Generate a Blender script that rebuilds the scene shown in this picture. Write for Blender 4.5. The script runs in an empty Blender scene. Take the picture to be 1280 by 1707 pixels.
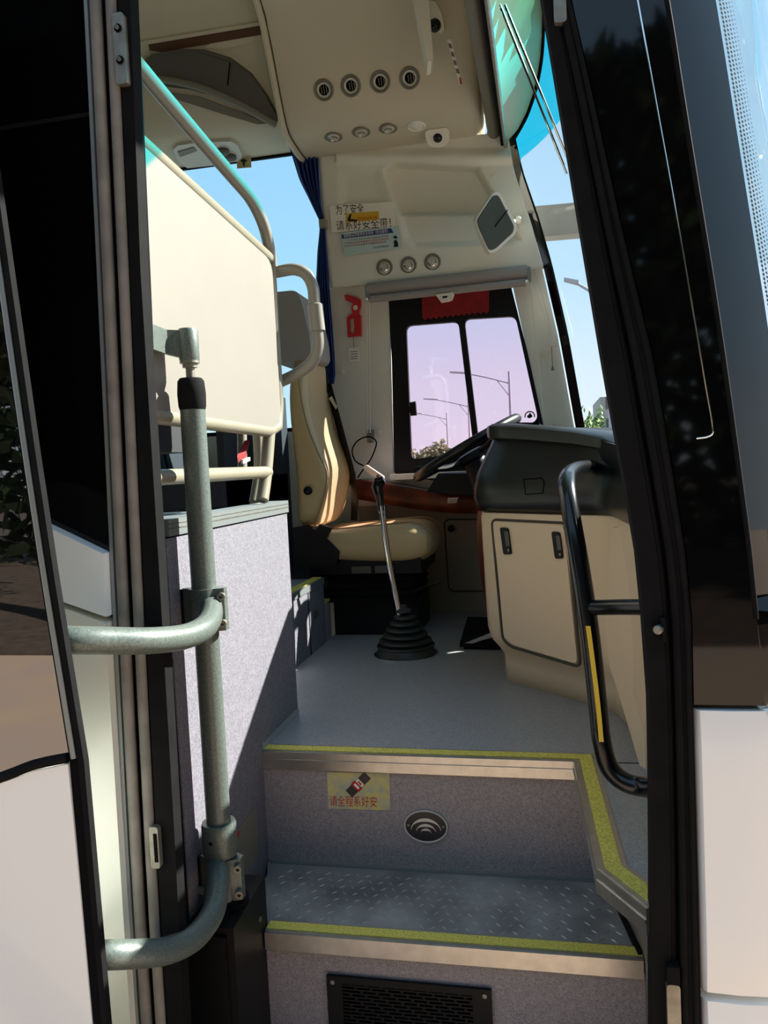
import bpy, bmesh, math, random
from mathutils import Vector, Matrix
random.seed(7)
SC = bpy.context.scene
COL = SC.collection

# ------------------------------------------------------------------ camera
# world: x = towards the front of the coach, y = into the coach from the kerb, z = up; photographer's eye at (0,0,1.65)
FPX, CX, CY, CZ = 1295.0, 640.0, 853.5, 1.65
_mx = Vector((-5500 - CX, 1080 - CY, FPX)).normalized()
_vy = Vector((910 - CX, 765 - CY, FPX)).normalized()
AX = -_mx
AY = (_vy - AX * _vy.dot(AX)).normalized()
AZ = AX.cross(AY)
def _w(v): return Vector((AX.dot(v), AY.dot(v), AZ.dot(v)))
def P(px, py, x=None, y=None, z=None):
    """point of a known plane of the coach (x=, y= or z=) seen at a pixel of the 1280x1707 photograph"""
    d = _w(Vector((px - CX, py - CY, FPX)))
    t = x / d.x if x is not None else (y / d.y if y is not None else (z - CZ) / d.z)
    return Vector((d.x * t, d.y * t, d.z * t + CZ))
cam = bpy.data.cameras.new('camera'); camo = bpy.data.objects.new('camera', cam); COL.objects.link(camo)
r_, u_, b_ = _w(Vector((1, 0, 0))), _w(Vector((0, -1, 0))), _w(Vector((0, 0, -1)))
M = Matrix(((r_.x, u_.x, b_.x, 0), (r_.y, u_.y, b_.y, 0), (r_.z, u_.z, b_.z, CZ), (0, 0, 0, 1)))
camo.matrix_world = M
cam.sensor_fit = 'VERTICAL'; cam.sensor_height = 36; cam.lens = 36 * FPX / 1707
cam.clip_start = 0.05; cam.clip_end = 2000
SC.camera = camo

# ------------------------------------------------------------------ world, sun, exposure
def lin(c):
    f = lambda v: v / 12.92 if v <= 0.04045 else ((v + 0.055) / 1.055) ** 2.4
    return tuple(f(v / 255.0) for v in c) + (1.0,)
wd = bpy.data.worlds.new('sky'); SC.world = wd; wd.use_nodes = True
nt = wd.node_tree; nt.nodes.clear()
tc = nt.nodes.new('ShaderNodeTexCoord'); sx = nt.nodes.new('ShaderNodeSeparateXYZ')
rp = nt.nodes.new('ShaderNodeValToRGB'); bg = nt.nodes.new('ShaderNodeBackground'); wo = nt.nodes.new('ShaderNodeOutputWorld')
nt.links.new(tc.outputs['Generated'], sx.inputs[0]); nt.links.new(sx.outputs['Z'], rp.inputs[0])
nt.links.new(rp.outputs[0], bg.inputs[0]); nt.links.new(bg.outputs[0], wo.inputs[0])
els = [(0.0, (0.84, 0.92, 0.98)), (0.10, (0.74, 0.87, 0.98)), (0.22, (0.55, 0.78, 0.98)), (0.36, (0.46, 0.71, 0.96)), (0.7, (0.40, 0.65, 0.94)), (1.0, (0.38, 0.62, 0.92))]
cr = rp.color_ramp
while len(cr.elements) < len(els): cr.elements.new(0.5)
for e, (p, c) in zip(cr.elements, els): e.position = p; e.color = c + (1,)
bg.inputs[1].default_value = 0.335
sd = bpy.data.lights.new('sun', 'SUN'); so = bpy.data.objects.new('sun', sd); COL.objects.link(so)
SUN = Vector((1.0, 0.68, 0.9)).normalized()
so.rotation_euler = SUN.to_track_quat('Z', 'Y').to_euler(); so.location = (30, 20, 30)
sd.energy = 5.5; sd.angle = math.radians(0.6); sd.color = (1.0, 0.95, 0.86)
vs = SC.view_settings
vs.view_transform = 'Standard'; vs.look = 'None'; vs.gamma = 1; vs.exposure = 1.75; vs.use_curve_mapping = False
SC.cycles.max_bounces = 12; SC.cycles.diffuse_bounces = 8; SC.cycles.transparent_max_bounces = 16
SC.cycles.sample_clamp_indirect = 6

# ------------------------------------------------------------------ materials
MATS = {}
def mat(name, c, rough=0.5, metal=0.0, noise=None, bump=None, coat=0.0, spec=0.5, c2=None):
    """principled; noise=(scale, amount) mottles the colour (towards c2), bump=(scale, strength)"""
    m = bpy.data.materials.new(name); m.use_nodes = True; n = m.node_tree; b = n.nodes['Principled BSDF']
    b.inputs['Base Color'].default_value = lin(c); b.inputs['Roughness'].default_value = rough
    b.inputs['Metallic'].default_value = metal; b.inputs['Coat Weight'].default_value = coat
    b.inputs['Coat Roughness'].default_value = 0.04; b.inputs['Specular IOR Level'].default_value = spec
    t = None
    if noise or bump: t = n.nodes.new('ShaderNodeTexCoord')
    if noise:
        k = n.nodes.new('ShaderNodeTexNoise'); k.inputs['Scale'].default_value = noise[0]; k.inputs['Detail'].default_value = 4
        n.links.new(t.outputs['Object'], k.inputs['Vector'])
        r = n.nodes.new('ShaderNodeValToRGB'); r.color_ramp.elements[0].position = 0.35; r.color_ramp.elements[1].position = 0.65
        a = lin(c); d = lin(c2) if c2 else tuple(v * (1 - noise[1]) for v in a[:3]) + (1,)
        r.color_ramp.elements[0].color = d; r.color_ramp.elements[1].color = a
        n.links.new(k.outputs['Fac'], r.inputs[0]); n.links.new(r.outputs[0], b.inputs['Base Color'])
    if bump:
        k = n.nodes.new('ShaderNodeTexNoise'); k.inputs['Scale'].default_value = bump[0]; k.inputs['Detail'].default_value = 3
        n.links.new(t.outputs['Object'], k.inputs['Vector'])
        bp = n.nodes.new('ShaderNodeBump'); bp.inputs['Strength'].default_value = bump[1]; bp.inputs['Distance'].default_value = 0.002
        n.links.new(k.outputs['Fac'], bp.inputs['Height']); n.links.new(bp.outputs[0], b.inputs['Normal'])
    MATS[name] = m; return m
def glass(name, tint, refl=1.0):
    m = bpy.data.materials.new(name); m.use_nodes = True; n = m.node_tree; n.nodes.clear()
    o = n.nodes.new('ShaderNodeOutputMaterial'); mx = n.nodes.new('ShaderNodeMixShader')
    tr = n.nodes.new('ShaderNodeBsdfTransparent'); gl = n.nodes.new('ShaderNodeBsdfGlossy'); fr = n.nodes.new('ShaderNodeFresnel')
    tr.inputs[0].default_value = tuple(tint) + (1,); gl.inputs['Roughness'].default_value = 0.01
    gl.inputs['Color'].default_value = (refl, refl, refl, 1)
    ge = n.nodes.new('ShaderNodeNewGeometry'); mr = n.nodes.new('ShaderNodeMapRange')   # thin sheet: same reflectance from both faces
    mr.inputs['To Min'].default_value = 1.5; mr.inputs['To Max'].default_value = 1 / 1.5
    n.links.new(ge.outputs['Backfacing'], mr.inputs['Value']); n.links.new(mr.outputs[0], fr.inputs[0])
    n.links.new(fr.outputs[0], mx.inputs[0]); n.links.new(tr.outputs[0], mx.inputs[1]); n.links.new(gl.outputs[0], mx.inputs[2])
    n.links.new(mx.outputs[0], o.inputs[0]); MATS[name] = m; return m
def speckle(name, c, c2, scale, rough, th=0.5):
    """pebbled vinyl: a worm-like network of dark hair lines on a lighter ground"""
    m = bpy.data.materials.new(name); m.use_nodes = True; n = m.node_tree; b = n.nodes['Principled BSDF']
    t = n.nodes.new('ShaderNodeTexCoord'); w = n.nodes.new('ShaderNodeTexNoise'); w.inputs['Scale'].default_value = scale * 0.7
    v = n.nodes.new('ShaderNodeTexNoise'); v.inputs['Scale'].default_value = scale; v.inputs['Detail'].default_value = 2; v.inputs['Distortion'].default_value = 1.5
    r = n.nodes.new('ShaderNodeValToRGB'); e = r.color_ramp.elements
    e[0].position = th - 0.10; e[0].color = lin(c); e[1].position = th + 0.10; e[1].color = lin(c)
    k = e.new(th); k.color = lin(c2)
    n.links.new(t.outputs['Object'], v.inputs['Vector']); n.links.new(v.outputs['Fac'], r.inputs[0]); n.links.new(r.outputs[0], b.inputs['Base Color'])
    bp = n.nodes.new('ShaderNodeBump'); bp.inputs['Strength'].default_value = 0.25; bp.inputs['Distance'].default_value = 0.001
    n.links.new(v.outputs['Fac'], bp.inputs['Height']); n.links.new(bp.outputs[0], b.inputs['Normal'])
    b.inputs['Roughness'].default_value = rough; MATS[name] = m; return m

mat('headliner', (200, 192, 169), 0.62, noise=(3, 0.05))
mat('wall_trim', (228, 227, 214), 0.55, noise=(4, 0.04))
mat('groove', (70, 66, 54), 0.8)
mat('board', (126, 121, 112), 0.6, noise=(6, 0.04))
mat('cream_pipe', (140, 134, 116), 0.35, noise=(9, 0.06))
mat('rail_pipe', (140, 137, 128), 0.35)
speckle('well_vinyl', (132, 130, 138), (84, 82, 94), 170, 0.62)
speckle('floor_vinyl', (172, 174, 176), (112, 112, 118), 260, 0.38)
speckle('riser_vinyl', (170, 162, 165), (108, 102, 106), 240, 0.5)
mat('tread_plate', (158, 160, 160), 0.42, metal=0.1, noise=(6, 0.35), c2=(104, 104, 106))
mat('rubber', (22, 22, 23), 0.85, noise=(25, 0.3), spec=0.12)
mat('rubber_grey', (132, 128, 120), 0.6, noise=(18, 0.3))
mat('rubber_deep', (10, 10, 11), 0.85, spec=0.1)
mat('black_gloss', (7, 7, 8), 0.04, spec=0.45)
mat('black_plastic', (16, 17, 18), 0.5, bump=(300, 0.15), spec=0.25)
mat('black_dash', (10, 11, 12), 0.33, bump=(500, 0.2))
mat('black_pipe', (12, 13, 16), 0.22)
mat('white_paint', (246, 248, 247), 0.22, coat=0.5)
mat('white_body', (222, 224, 212), 0.3, coat=0.3)
mat('alu', (190, 188, 182), 0.3, metal=0.85, noise=(30, 0.15))
mat('alu_dull', (140, 147, 147), 0.42, metal=0.5)
mat('tread_bump', (176, 178, 178), 0.35, metal=0.3)
mat('silver', (205, 204, 198), 0.35, metal=0.3)
mat('boot_rubber', (36, 42, 39), 0.45, spec=0.5)
mat('chrome', (225, 225, 225), 0.08, metal=1.0)
mat('steel', (150, 146, 134), 0.45, metal=0.7, noise=(40, 0.3))
mat('hammer_grey', (108, 118, 112), 0.4, metal=0.25, noise=(260, 0.35))
mat('yellow_strip', (232, 220, 104), 0.75, noise=(220, 0.35), c2=(188, 174, 78))
mat('yellow_tape', (232, 196, 60), 0.5)
mat('beige', (220, 197, 164), 0.5, bump=(400, 0.1))
mat('wood', (88, 36, 16), 0.38, noise=(9, 0.5), c2=(48, 18, 8), spec=0.25)
mat('leather', (200, 176, 130), 0.45, bump=(220, 0.15))
mat('leather_shaded', (150, 148, 142), 0.55)  # headrest leather: shade on the cream seat put into the colour
mat('stitch', (160, 138, 96), 0.6)
mat('curtain', (22, 58, 128), 0.85, noise=(14, 0.3))
mat('red_plastic', (200, 22, 28), 0.35)
mat('red_cloth', (150, 22, 26), 0.8, noise=(25, 0.3))
mat('paper', (244, 240, 230), 0.7, noise=(8, 0.06))
mat('paper_blue', (190, 214, 214), 0.6)
mat('ink', (24, 22, 20), 0.8)
mat('ink_blue', (30, 62, 130), 0.7)
mat('ink_red', (180, 34, 30), 0.7)
mat('ink_grey', (120, 110, 108), 0.7)
mat('sticker_yellow', (214, 172, 40), 0.5)
mat('sticker_worn', (206, 196, 118), 0.6, noise=(45, 0.4), c2=(170, 172, 160))
mat('navy', (14, 18, 34), 0.3)
mat('shade_cloth', (150, 146, 142), 0.6)
mat('grey_plastic', (120, 116, 104), 0.5)
mat('grey_dark', (84, 80, 72), 0.55)
mat('white_plastic', (226, 222, 208), 0.4)
mat('brown_strip', (86, 56, 32), 0.6)
mat('lens', (190, 186, 170), 0.2, spec=0.8)
mat('lens_dark', (12, 12, 12), 0.08)
mat('void', (8, 8, 8), 0.9, spec=0.05)
mat('seat_dark', (40, 40, 46), 0.8)
mat('cab_panel', (150, 142, 126), 0.5)
mat('mirror', (84, 90, 84), 0.08, spec=0.4)
mat('roof_out', (225, 225, 220), 0.4)
mat('pole_far', (176, 172, 178), 0.6)
mat('bark', (112, 98, 80), 0.9, noise=(14, 0.5), bump=(20, 1.0))
mat('leaf_green', (110, 142, 52), 0.6, noise=(2, 0.5))
mat('leaf_dull', (128, 128, 84), 0.7, noise=(2, 0.4))
mat('leaf_dark', (46, 62, 30), 0.6, noise=(2, 0.5))
mat('concrete', (170, 168, 160), 0.8, noise=(3, 0.2))
mat('soil', (70, 54, 40), 0.95, noise=(6, 0.5))
mat('asphalt', (108, 106, 104), 0.9, noise=(5, 0.15))
mat('pavers', (156, 136, 124), 0.85, noise=(1.2, 0.3), c2=(164, 140, 116))
glass('glass_shield', (0.93, 0.97, 0.97))
glass('glass_tint', (0.04, 0.72, 0.82))
glass('glass_tint_deep', (0.05, 0.17, 0.12))
glass('glass_driver', (0.95, 0.82, 0.89))
glass('glass_side', (0.84, 0.96, 1.0))
glass('glass_privacy', (0.03, 0.035, 0.035))

# ------------------------------------------------------------------ builders
def tag(o, label=None, cat=None, group=None, kind=None):
    if label: o['label'] = label
    if cat: o['category'] = cat
    if group: o['group'] = group
    if kind: o['kind'] = kind
    return o
def thing(name, loc, label=None, cat=None, group=None, kind=None):
    o = bpy.data.objects.new(name, None); o.empty_display_size = 0.05; COL.objects.link(o); o.location = Vector(loc)
    return tag(o, label, cat, group, kind)
def root_loc(o):
    v = Vector((0, 0, 0))
    while o: v += o.location; o = o.parent
    return v
def obj(name, bm, m, parent=None, smooth=False, bevel=0.0, seg=2):
    if bevel > 0:
        es = [e for e in bm.edges if len(e.link_faces) == 2 and e.calc_face_angle(0) > 0.5]
        bmesh.ops.bevel(bm, geom=es, offset=bevel, segments=seg, profile=0.6, affect='EDGES', clamp_overlap=True)
    bmesh.ops.recalc_face_normals(bm, faces=bm.faces[:])
    me = bpy.data.meshes.new(name); bm.to_mesh(me); bm.free()
    if smooth:
        me.polygons.foreach_set('use_smooth', [True] * len(me.polygons))
        try: me.set_sharp_from_angle(angle=math.radians(40))
        except Exception: pass
    o = bpy.data.objects.new(name, me); COL.objects.link(o); me.materials.append(MATS[m] if isinstance(m, str) else m)
    if parent is not None:
        w = root_loc(parent); o.parent = parent; o.location = -w
    return o
def put(o, parent):
    o.parent = parent; o.location = -root_loc(parent); return o
def a_box(bm, x0, x1, y0, y1, z0, z1):
    vs_ = [bm.verts.new(p) for p in ((x0, y0, z0), (x1, y0, z0), (x1, y1, z0), (x0, y1, z0), (x0, y0, z1), (x1, y0, z1), (x1, y1, z1), (x0, y1, z1))]
    for f in ((0, 3, 2, 1), (4, 5, 6, 7), (0, 1, 5, 4), (1, 2, 6, 5), (2, 3, 7, 6), (3, 0, 4, 7)): bm.faces.new([vs_[i] for i in f])
def a_prism(bm, pts, vec):
    vec = Vector(vec); a = [bm.verts.new(Vector(p)) for p in pts]; b = [bm.verts.new(Vector(p) + vec) for p in pts]
    bm.faces.new(a); bm.faces.new(b[::-1]); n = len(a)
    for i in range(n): bm.faces.new((a[i], b[i], b[(i + 1) % n], a[(i + 1) % n]))
def box(name, x0, x1, y0, y1, z0, z1, m, parent=None, bevel=0.0, seg=2):
    bm = bmesh.new(); a_box(bm, x0, x1, y0, y1, z0, z1); return obj(name, bm, m, parent, bevel > 0, bevel, seg)
def prism(name, pts, vec, m, parent=None, bevel=0.0, seg=2):
    bm = bmesh.new(); a_prism(bm, pts, vec); return obj(name, bm, m, parent, bevel > 0, bevel, seg)
def smooth_path(pts, n=6):
    pts = [Vector(p) for p in pts]
    if n <= 1 or len(pts) < 3: return pts
    out = []
    for i in range(len(pts) - 1):
        p0 = pts[max(i - 1, 0)]; p1 = pts[i]; p2 = pts[i + 1]; p3 = pts[min(i + 2, len(pts) - 1)]
        for k in range(n):
            t = k / n
            out.append(0.5 * ((2 * p1) + (-p0 + p2) * t + (2 * p0 - 5 * p1 + 4 * p2 - p3) * t * t + (-p0 + 3 * p1 - 3 * p2 + p3) * t ** 3))
    out.append(pts[-1]); return out
def a_tube(bm, pts, r, sides=12, closed=False, radii=None):
    pts = [Vector(p) for p in pts]; n = len(pts); rings = []
    up = None
    for i in range(n):
        if closed: d = pts[(i + 1) % n] - pts[i - 1]
        else: d = pts[min(i + 1, n - 1)] - pts[max(i - 1, 0)]
        d.normalize()
        if up is None:
            up = Vector((0, 0, 1)) if abs(d.z) < 0.9 else Vector((1, 0, 0))
        s = d.cross(up).normalized(); up = s.cross(d).normalized()
        rr = radii[i] if radii else r
        rings.append([bm.verts.new(pts[i] + s * (math.cos(a) * rr) + up * (math.sin(a) * rr)) for a in (2 * math.pi * k / sides for k in range(sides))])
    m = n if closed else n - 1
    for i in range(m):
        A, B = rings[i], rings[(i + 1) % n]
        for k in range(sides): bm.faces.new((A[k], A[(k + 1) % sides], B[(k + 1) % sides], B[k]))
    if not closed:
        bm.faces.new(rings[0][::-1]); bm.faces.new(rings[-1])
def tube(name, pts, r, m, parent=None, n=6, sides=14, closed=False, radii=None):
    bm = bmesh.new(); a_tube(bm, smooth_path(pts, n) if not closed else pts, r, sides, closed, radii); return obj(name, bm, m, parent, True)
def a_lathe(bm, prof, c, ax, sides=24):
    """prof = [(radius, distance along axis)]"""
    c = Vector(c); ax = Vector(ax).normalized(); up = Vector((0, 0, 1)) if abs(ax.z) < 0.9 else Vector((1, 0, 0))
    s = ax.cross(up).normalized(); u = s.cross(ax).normalized(); rings = []
    for r, h in prof:
        rings.append([bm.verts.new(c + ax * h + s * (math.cos(a) * r) + u * (math.sin(a) * r)) for a in (2 * math.pi * k / sides for k in range(sides))])
    for A, B in zip(rings, rings[1:]):
        for k in range(sides): bm.faces.new((A[k], A[(k + 1) % sides], B[(k + 1) % sides], B[k]))
    bm.faces.new(rings[0][::-1]); bm.faces.new(rings[-1])
def lathe(name, prof, c, ax, m, parent=None, sides=24):
    bm = bmesh.new(); a_lathe(bm, prof, c, ax, sides); return obj(name, bm, m, parent, True)
def loft(name, rings, m, parent=None, closed=True, caps=True, smooth=True):
    bm = bmesh.new(); R = [[bm.verts.new(Vector(p)) for p in r] for r in rings]; n = len(R[0])
    for A, B in zip(R, R[1:]):
        for k in range(n if closed else n - 1): bm.faces.new((A[k], A[(k + 1) % n], B[(k + 1) % n], B[k]))
    if caps and closed: bm.faces.new(R[0][::-1]); bm.faces.new(R[-1])
    return obj(name, bm, m, parent, smooth)
def PX(pts, **k): return [P(a, b, **k) for a, b in pts]
def plate(name, pix, y, th, m, parent=None, bevel=0.0):
    """flat plate on the plane y, its outline given as seen; thickness goes away from the viewer"""
    return prism(name, PX(pix, y=y), (0, th, 0), m, parent, bevel)
def rounded(pts, r, n=4):
    """round the corners of a planar outline (list of Vectors)"""
    out = []; N = len(pts)
    for i in range(N):
        p = Vector(pts[i]); a = Vector(pts[i - 1]) - p; b = Vector(pts[(i + 1) % N]) - p
        rr = min(r, a.length * 0.45, b.length * 0.45); A = p + a.normalized() * rr; B = p + b.normalized() * rr
        for k in range(n + 1):
            t = k / n; out.append(A * (1 - t) ** 2 + p * 2 * t * (1 - t) + B * t * t)
    return out
def offset_path(path, d):
    """offset a plan polyline to its left by d, mitred"""
    out = []; n = len(path)
    for i in range(n):
        def nrm(a, b):
            v = Vector((b[0] - a[0], b[1] - a[1])).normalized(); return Vector((-v.y, v.x))
        if i == 0: q = nrm(path[0], path[1]); out.append((path[0][0] + q.x * d, path[0][1] + q.y * d)); continue
        if i == n - 1: q = nrm(path[-2], path[-1]); out.append((path[-1][0] + q.x * d, path[-1][1] + q.y * d)); continue
        a = nrm(path[i - 1], path[i]); b = nrm(path[i], path[i + 1]); m_ = (a + b).normalized(); L = d / max(m_.dot(a), 0.3)
        out.append((path[i][0] + m_.x * L, path[i][1] + m_.y * L))
    return out
def band(name, path, d0, d1, z0, z1, m, parent=None, bevel=0.0):
    a = offset_path(path, d0); b = offset_path(path, d1); bm = bmesh.new()
    R = [[bm.verts.new((p[0], p[1], z0)), bm.verts.new((q[0], q[1], z0)), bm.verts.new((q[0], q[1], z1)), bm.verts.new((p[0], p[1], z1))] for p, q in zip(a, b)]
    for A, B in zip(R, R[1:]):
        for k in range(4): bm.faces.new((A[k], A[(k + 1) % 4], B[(k + 1) % 4], B[k]))
    bm.faces.new(R[0][::-1]); bm.faces.new(R[-1]); return obj(name, bm, m, parent, False, bevel)
def lettering(name, s, o, ex, ey, size, m, parent, width=None):
    """flat writing: origin o, reading along ex, up along ey"""
    cu = bpy.data.curves.new(name, 'FONT'); cu.body = s; cu.size = size; cu.resolution_u = 2
    t = bpy.data.objects.new(name, cu); COL.objects.link(t)
    bpy.context.view_layer.update()
    me = bpy.data.meshes.new_from_object(t.evaluated_get(bpy.context.evaluated_depsgraph_get())); bpy.data.objects.remove(t); bpy.data.curves.remove(cu)
    ex = Vector(ex).normalized(); ey = Vector(ey).normalized(); xs = [v.co.x for v in me.vertices] or [0, 1]
    k = width / max(max(xs) - min(xs), 1e-6) if width else 1.0; x0 = min(xs)
    for v in me.vertices: v.co = Vector(o) + ex * ((v.co.x - x0) * k) + ey * v.co.y
    ob = bpy.data.objects.new(name, me); COL.objects.link(ob); me.materials.clear(); me.materials.append(MATS[m]); put(ob, parent); return ob

# ================================================================== SETTING
def interp(t, tab):
    if t <= tab[0][0]: return tab[0][1]
    for (a, b), (c, d) in zip(tab, tab[1:]):
        if t <= c: return b + (d - b) * (t - a) / (c - a)
    return tab[-1][1]
XF = [(1.0, .24), (1.3, .21), (1.777, .142), (2.216, .081), (2.545, .019), (2.747, -.028), (2.972, -.093), (3.152, -.122), (3.45, -.2), (3.9, -.33)]
XN = [(0.3, .30), (1.0, .31), (1.3, .30), (1.515, .285), (1.746, .261), (1.868, .247), (2.084, .219), (2.298, .192), (3.0, .09), (3.45, 0.0), (3.9, -.13)]
BUL = [(2.5, .31), (3.2, .25), (3.5, .20), (3.8, .10)]
def FX(y, z):
    """x of the coach's curved front at width position y and height z"""
    u = (y - 2.485) / 1.255; u = max(-1, min(1, u))
    return interp(z, XN) * (1 - u) / 2 + interp(z, XF) * (1 + u) / 2 + interp(z, BUL) * (1 - abs(u) ** (6 if u < 0 else 3.5))
YS, YW, ZF = 1.22, 3.76, 0.93          # door side skin, driver side wall, cab floor

# ---- ground outside
g = box('ground', -60, 60, -4.4, 160, -0.3, 0.0, 'asphalt'); tag(g, kind='structure')
g = box('pavement', -60, 60, -4.4, 1.15, 0.0, 0.012, 'pavers'); tag(g, kind='structure')
g = box('planting_bed', -60, 60, -60, -4.4, -0.3, 0.03, 'soil'); tag(g, kind='structure')

# ---- cab floor and entry steps
NP = [(-.746, 1.862), (.046, 1.856), (.068, 1.36), (.136, 1.248)]
fl = [(-.746, 1.866), (.05, 1.86), (.072, 1.36), (.14, 1.25), (.30, 1.25), (.36, 1.6), (.38, 3.76), (-.93, 3.76), (-.93, 2.16), (-.746, 2.16)]
floor = prism('floor', [(x, y, ZF) for x, y in fl], (0, 0, -.04), 'floor_vinyl'); tag(floor, kind='structure')
nz = band('nosing_plate', NP, -.004, .046, ZF - .003, ZF + .003, 'alu', floor)
band('nosing_lip', NP, -.008, .003, ZF - .042, ZF + .002, 'alu', floor, 0.003)
band('nosing_rib', NP, -.0105, -.007, ZF - .022, ZF - .016, 'alu', floor)
band('yellow_strip', NP, .007, .036, ZF + .002, ZF + .005, 'yellow_strip', floor)
# side line of the floor covering joint
box('floor_joint', .05, .30, 1.853, 1.856, ZF, ZF + .001, 'rubber', floor)

st = thing('entry_step', (-.3, 1.7, .64), kind='structure')
ZT = .636
box('riser', -.75, .13, 1.862, 1.90, ZT - .02, ZF - .04, 'riser_vinyl', st)
prism('tread', [(-.75, 1.864, ZT), (.106, 1.864, ZT), (.153, 1.575, ZT), (.152, 1.566, ZT), (-.645, 1.562, ZT)], (0, 0, -.03), 'tread_plate', st)
box('tread_edge', -.74, .10, 1.853, 1.862, ZT, ZT + .006, 'alu_dull', st)
bm = bmesh.new()
for j in range(9):
    for i in range(34):
        cx_ = -.70 + i * .0255 + (j % 2) * .0127; cy_ = 1.60 + j * .0275
        if cx_ < -.745 + (1.85 - cy_) * .36 + .02 or cx_ > .135 - (cy_ - 1.57) * .17: continue
        a = math.radians(45 if (i + j) % 2 else -45); ca, sa = math.cos(a), math.sin(a)
        vv = [bm.verts.new((cx_ + ca * u - sa * v, cy_ + sa * u + ca * v, ZT + w)) for u, v, w in ((-.010, 0, 0), (0, -.0022, 0), (.010, 0, 0), (0, .0022, 0), (-.004, 0, .0022), (.004, 0, .0022))]
        for f in ((0, 1, 5, 4), (1, 2, 5), (2, 3, 4, 5), (3, 0, 4)): bm.faces.new([vv[k] for k in f])
tag(obj('tread_pattern', bm, 'tread_bump', st), kind='stuff')
LP = [(-.645, 1.566), (.155, 1.572)]
band('nosing_plate', LP, -.004, .040, ZT - .002, ZT + .003, 'alu', st)
band('nosing_lip', LP, -.008, .003, ZT - .036, ZT + .002, 'alu', st, 0.003)
band('yellow_strip', LP, .006, .034, ZT + .002, ZT + .005, 'yellow_strip', st)
prism('lower_riser', [(-.75, 1.575, .30), (.17, 1.575, .30), (.17, 1.575, ZT - .03), (-.75, 1.575, ZT - .03)], (0, .03, 0), 'riser_vinyl', st)
box('lower_tread', -.75, .17, 1.24, 1.575, .27, .30, 'tread_plate', st)
# right side wall of the step well
ws = thing('wall_stepwell', (.12, 1.5, .3), kind='structure')
WP = [(.110, 1.862), (.158, 1.57), (.165, 1.25)]
band('side_panel', WP, 0, .02, .28, ZF - .04, 'grey_plastic', ws)
band('corner_seal', [(.106, 1.85), (.152, 1.58)], -.006, .002, ZT, ZT + .012, 'rubber', ws)

# ---- grey vinyl box side left of the steps
wp = thing('wall_platform', (-.746, 1.7, .3), kind='structure')
box('door_pocket_cover', -.79, -.748, 1.24, 1.418, .28, 1.545, 'rubber', wp)
box('vinyl_panel', -.79, -.746, 1.42, 2.160, .28, 1.528, 'well_vinyl', wp)
box('edge_cap', -.80, -.741, 1.425, 2.163, 1.532, 1.566, 'alu_dull', wp, .003)
box('cap_groove', -.7415, -.7400, 1.425, 2.163, 1.546, 1.549, 'steel', wp)
box('cap_groove', -.7415, -.7400, 1.425, 2.163, 1.556, 1.558, 'steel', wp)
box('end_panel', -1.02, -.75, 2.150, 2.160, 1.2, 1.528, 'well_vinyl', wp)
band('cove', [(-.746, 1.866), (-.746, 2.16)], -.003, .0, ZF, ZF + .02, 'floor_vinyl', wp)
pt = prism('platform_floor', [(-4.5, 1.26, 1.53), (-.79, 1.26, 1.53), (-.79, 2.15, 1.53), (-4.5, 2.15, 1.53)], (0, 0, -.05), 'seat_dark'); tag(pt, kind='structure')
bm = bmesh.new(); a_box(bm, -1.15, -.93, 1.30, 2.02, 1.531, 1.552); a_box(bm, -1.12, -1.08, 1.30, 2.02, 1.552, 1.60)
tag(obj('trim_1', bm, 'alu_dull'), kind='structure')
# aisle, one step above the cab
ai = thing('aisle_step', (-.93, 2.6, ZF), kind='structure')
box('step_block', -4.5, -.925, 2.16, 3.09, .30, 1.192, 'well_vinyl', ai)
box('step_top', -4.5, -.97, 2.16, 3.085, 1.192, 1.198, 'floor_vinyl', ai)
box('nosing', -.975, -.921, 2.165, 3.092, 1.178, 1.203, 'alu_dull', ai, .002)
box('yellow_strip', -.968, -.932, 2.165, 3.085, 1.202, 1.206, 'yellow_strip', ai)
box('panel_joint', -.9255, -.9235, 2.868, 2.876, ZF, 1.20, 'rubber', ai)
box('catch', -.925, -.918, 2.935, 2.975, 1.065, 1.09, 'grey_dark', ai)
box('side_step', -1.2, -.93, 3.095, 3.19, ZF, 1.09, 'riser_vinyl', ai)
box('side_step_edge', -1.2, -.928, 3.092, 3.19, 1.09, 1.10, 'yellow_strip', ai)
fr = box('passenger_floor', -4.5, -.93, 3.0, 3.76, 1.15, 1.19, 'seat_dark'); tag(fr, kind='structure')

# ---- driver side wall
wl = thing('wall_left', (-.5, YW, ZF), kind='structure')
def wallpoly(name, pts, m='wall_trim', y=YW, th=.05, parent=None): return prism(name, [(x, y, z) for x, z in pts], (0, th, 0), m, parent or wl)
wallpoly('lower_panel', [(-4.5, .3), (.30, .3), (.22, 1.30), (.16, 1.66), (-.735, 1.615), (-1.05, 1.615), (-1.05, 1.85), (-4.5, 1.85)], 'wall_trim')
wallpoly('cab_lower_lining', [(-.92, ZF), (.2, ZF), (.2, 1.46), (-.92, 1.46)], 'cab_panel', YW - .012, .012)
wallpoly('strip_panel', [(-1.055, 1.615), (-.738, 1.615), (-.717, 2.47), (-.71, 2.56), (-1.055, 2.56)])
e_ = lambda z: interp(z, XF) - .006
wallpoly('pillar_panel', [(-.03, 1.60), (e_(1.6), 1.60), (e_(1.9), 1.9), (e_(2.216), 2.216), (e_(2.545), 2.545), (e_(2.6), 2.6), (-.16, 2.6), (-.122, 2.46), (-.008, 1.82)])
box('window_sill', -.735, -.30, 3.66, 3.76, 1.585, 1.612, 'wall_trim', wl, .006)
wallpoly('upper_rail', [(-4.5, 3.225), (-1.0, 3.225), (-1.0, 3.7), (-4.5, 3.7)])
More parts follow.
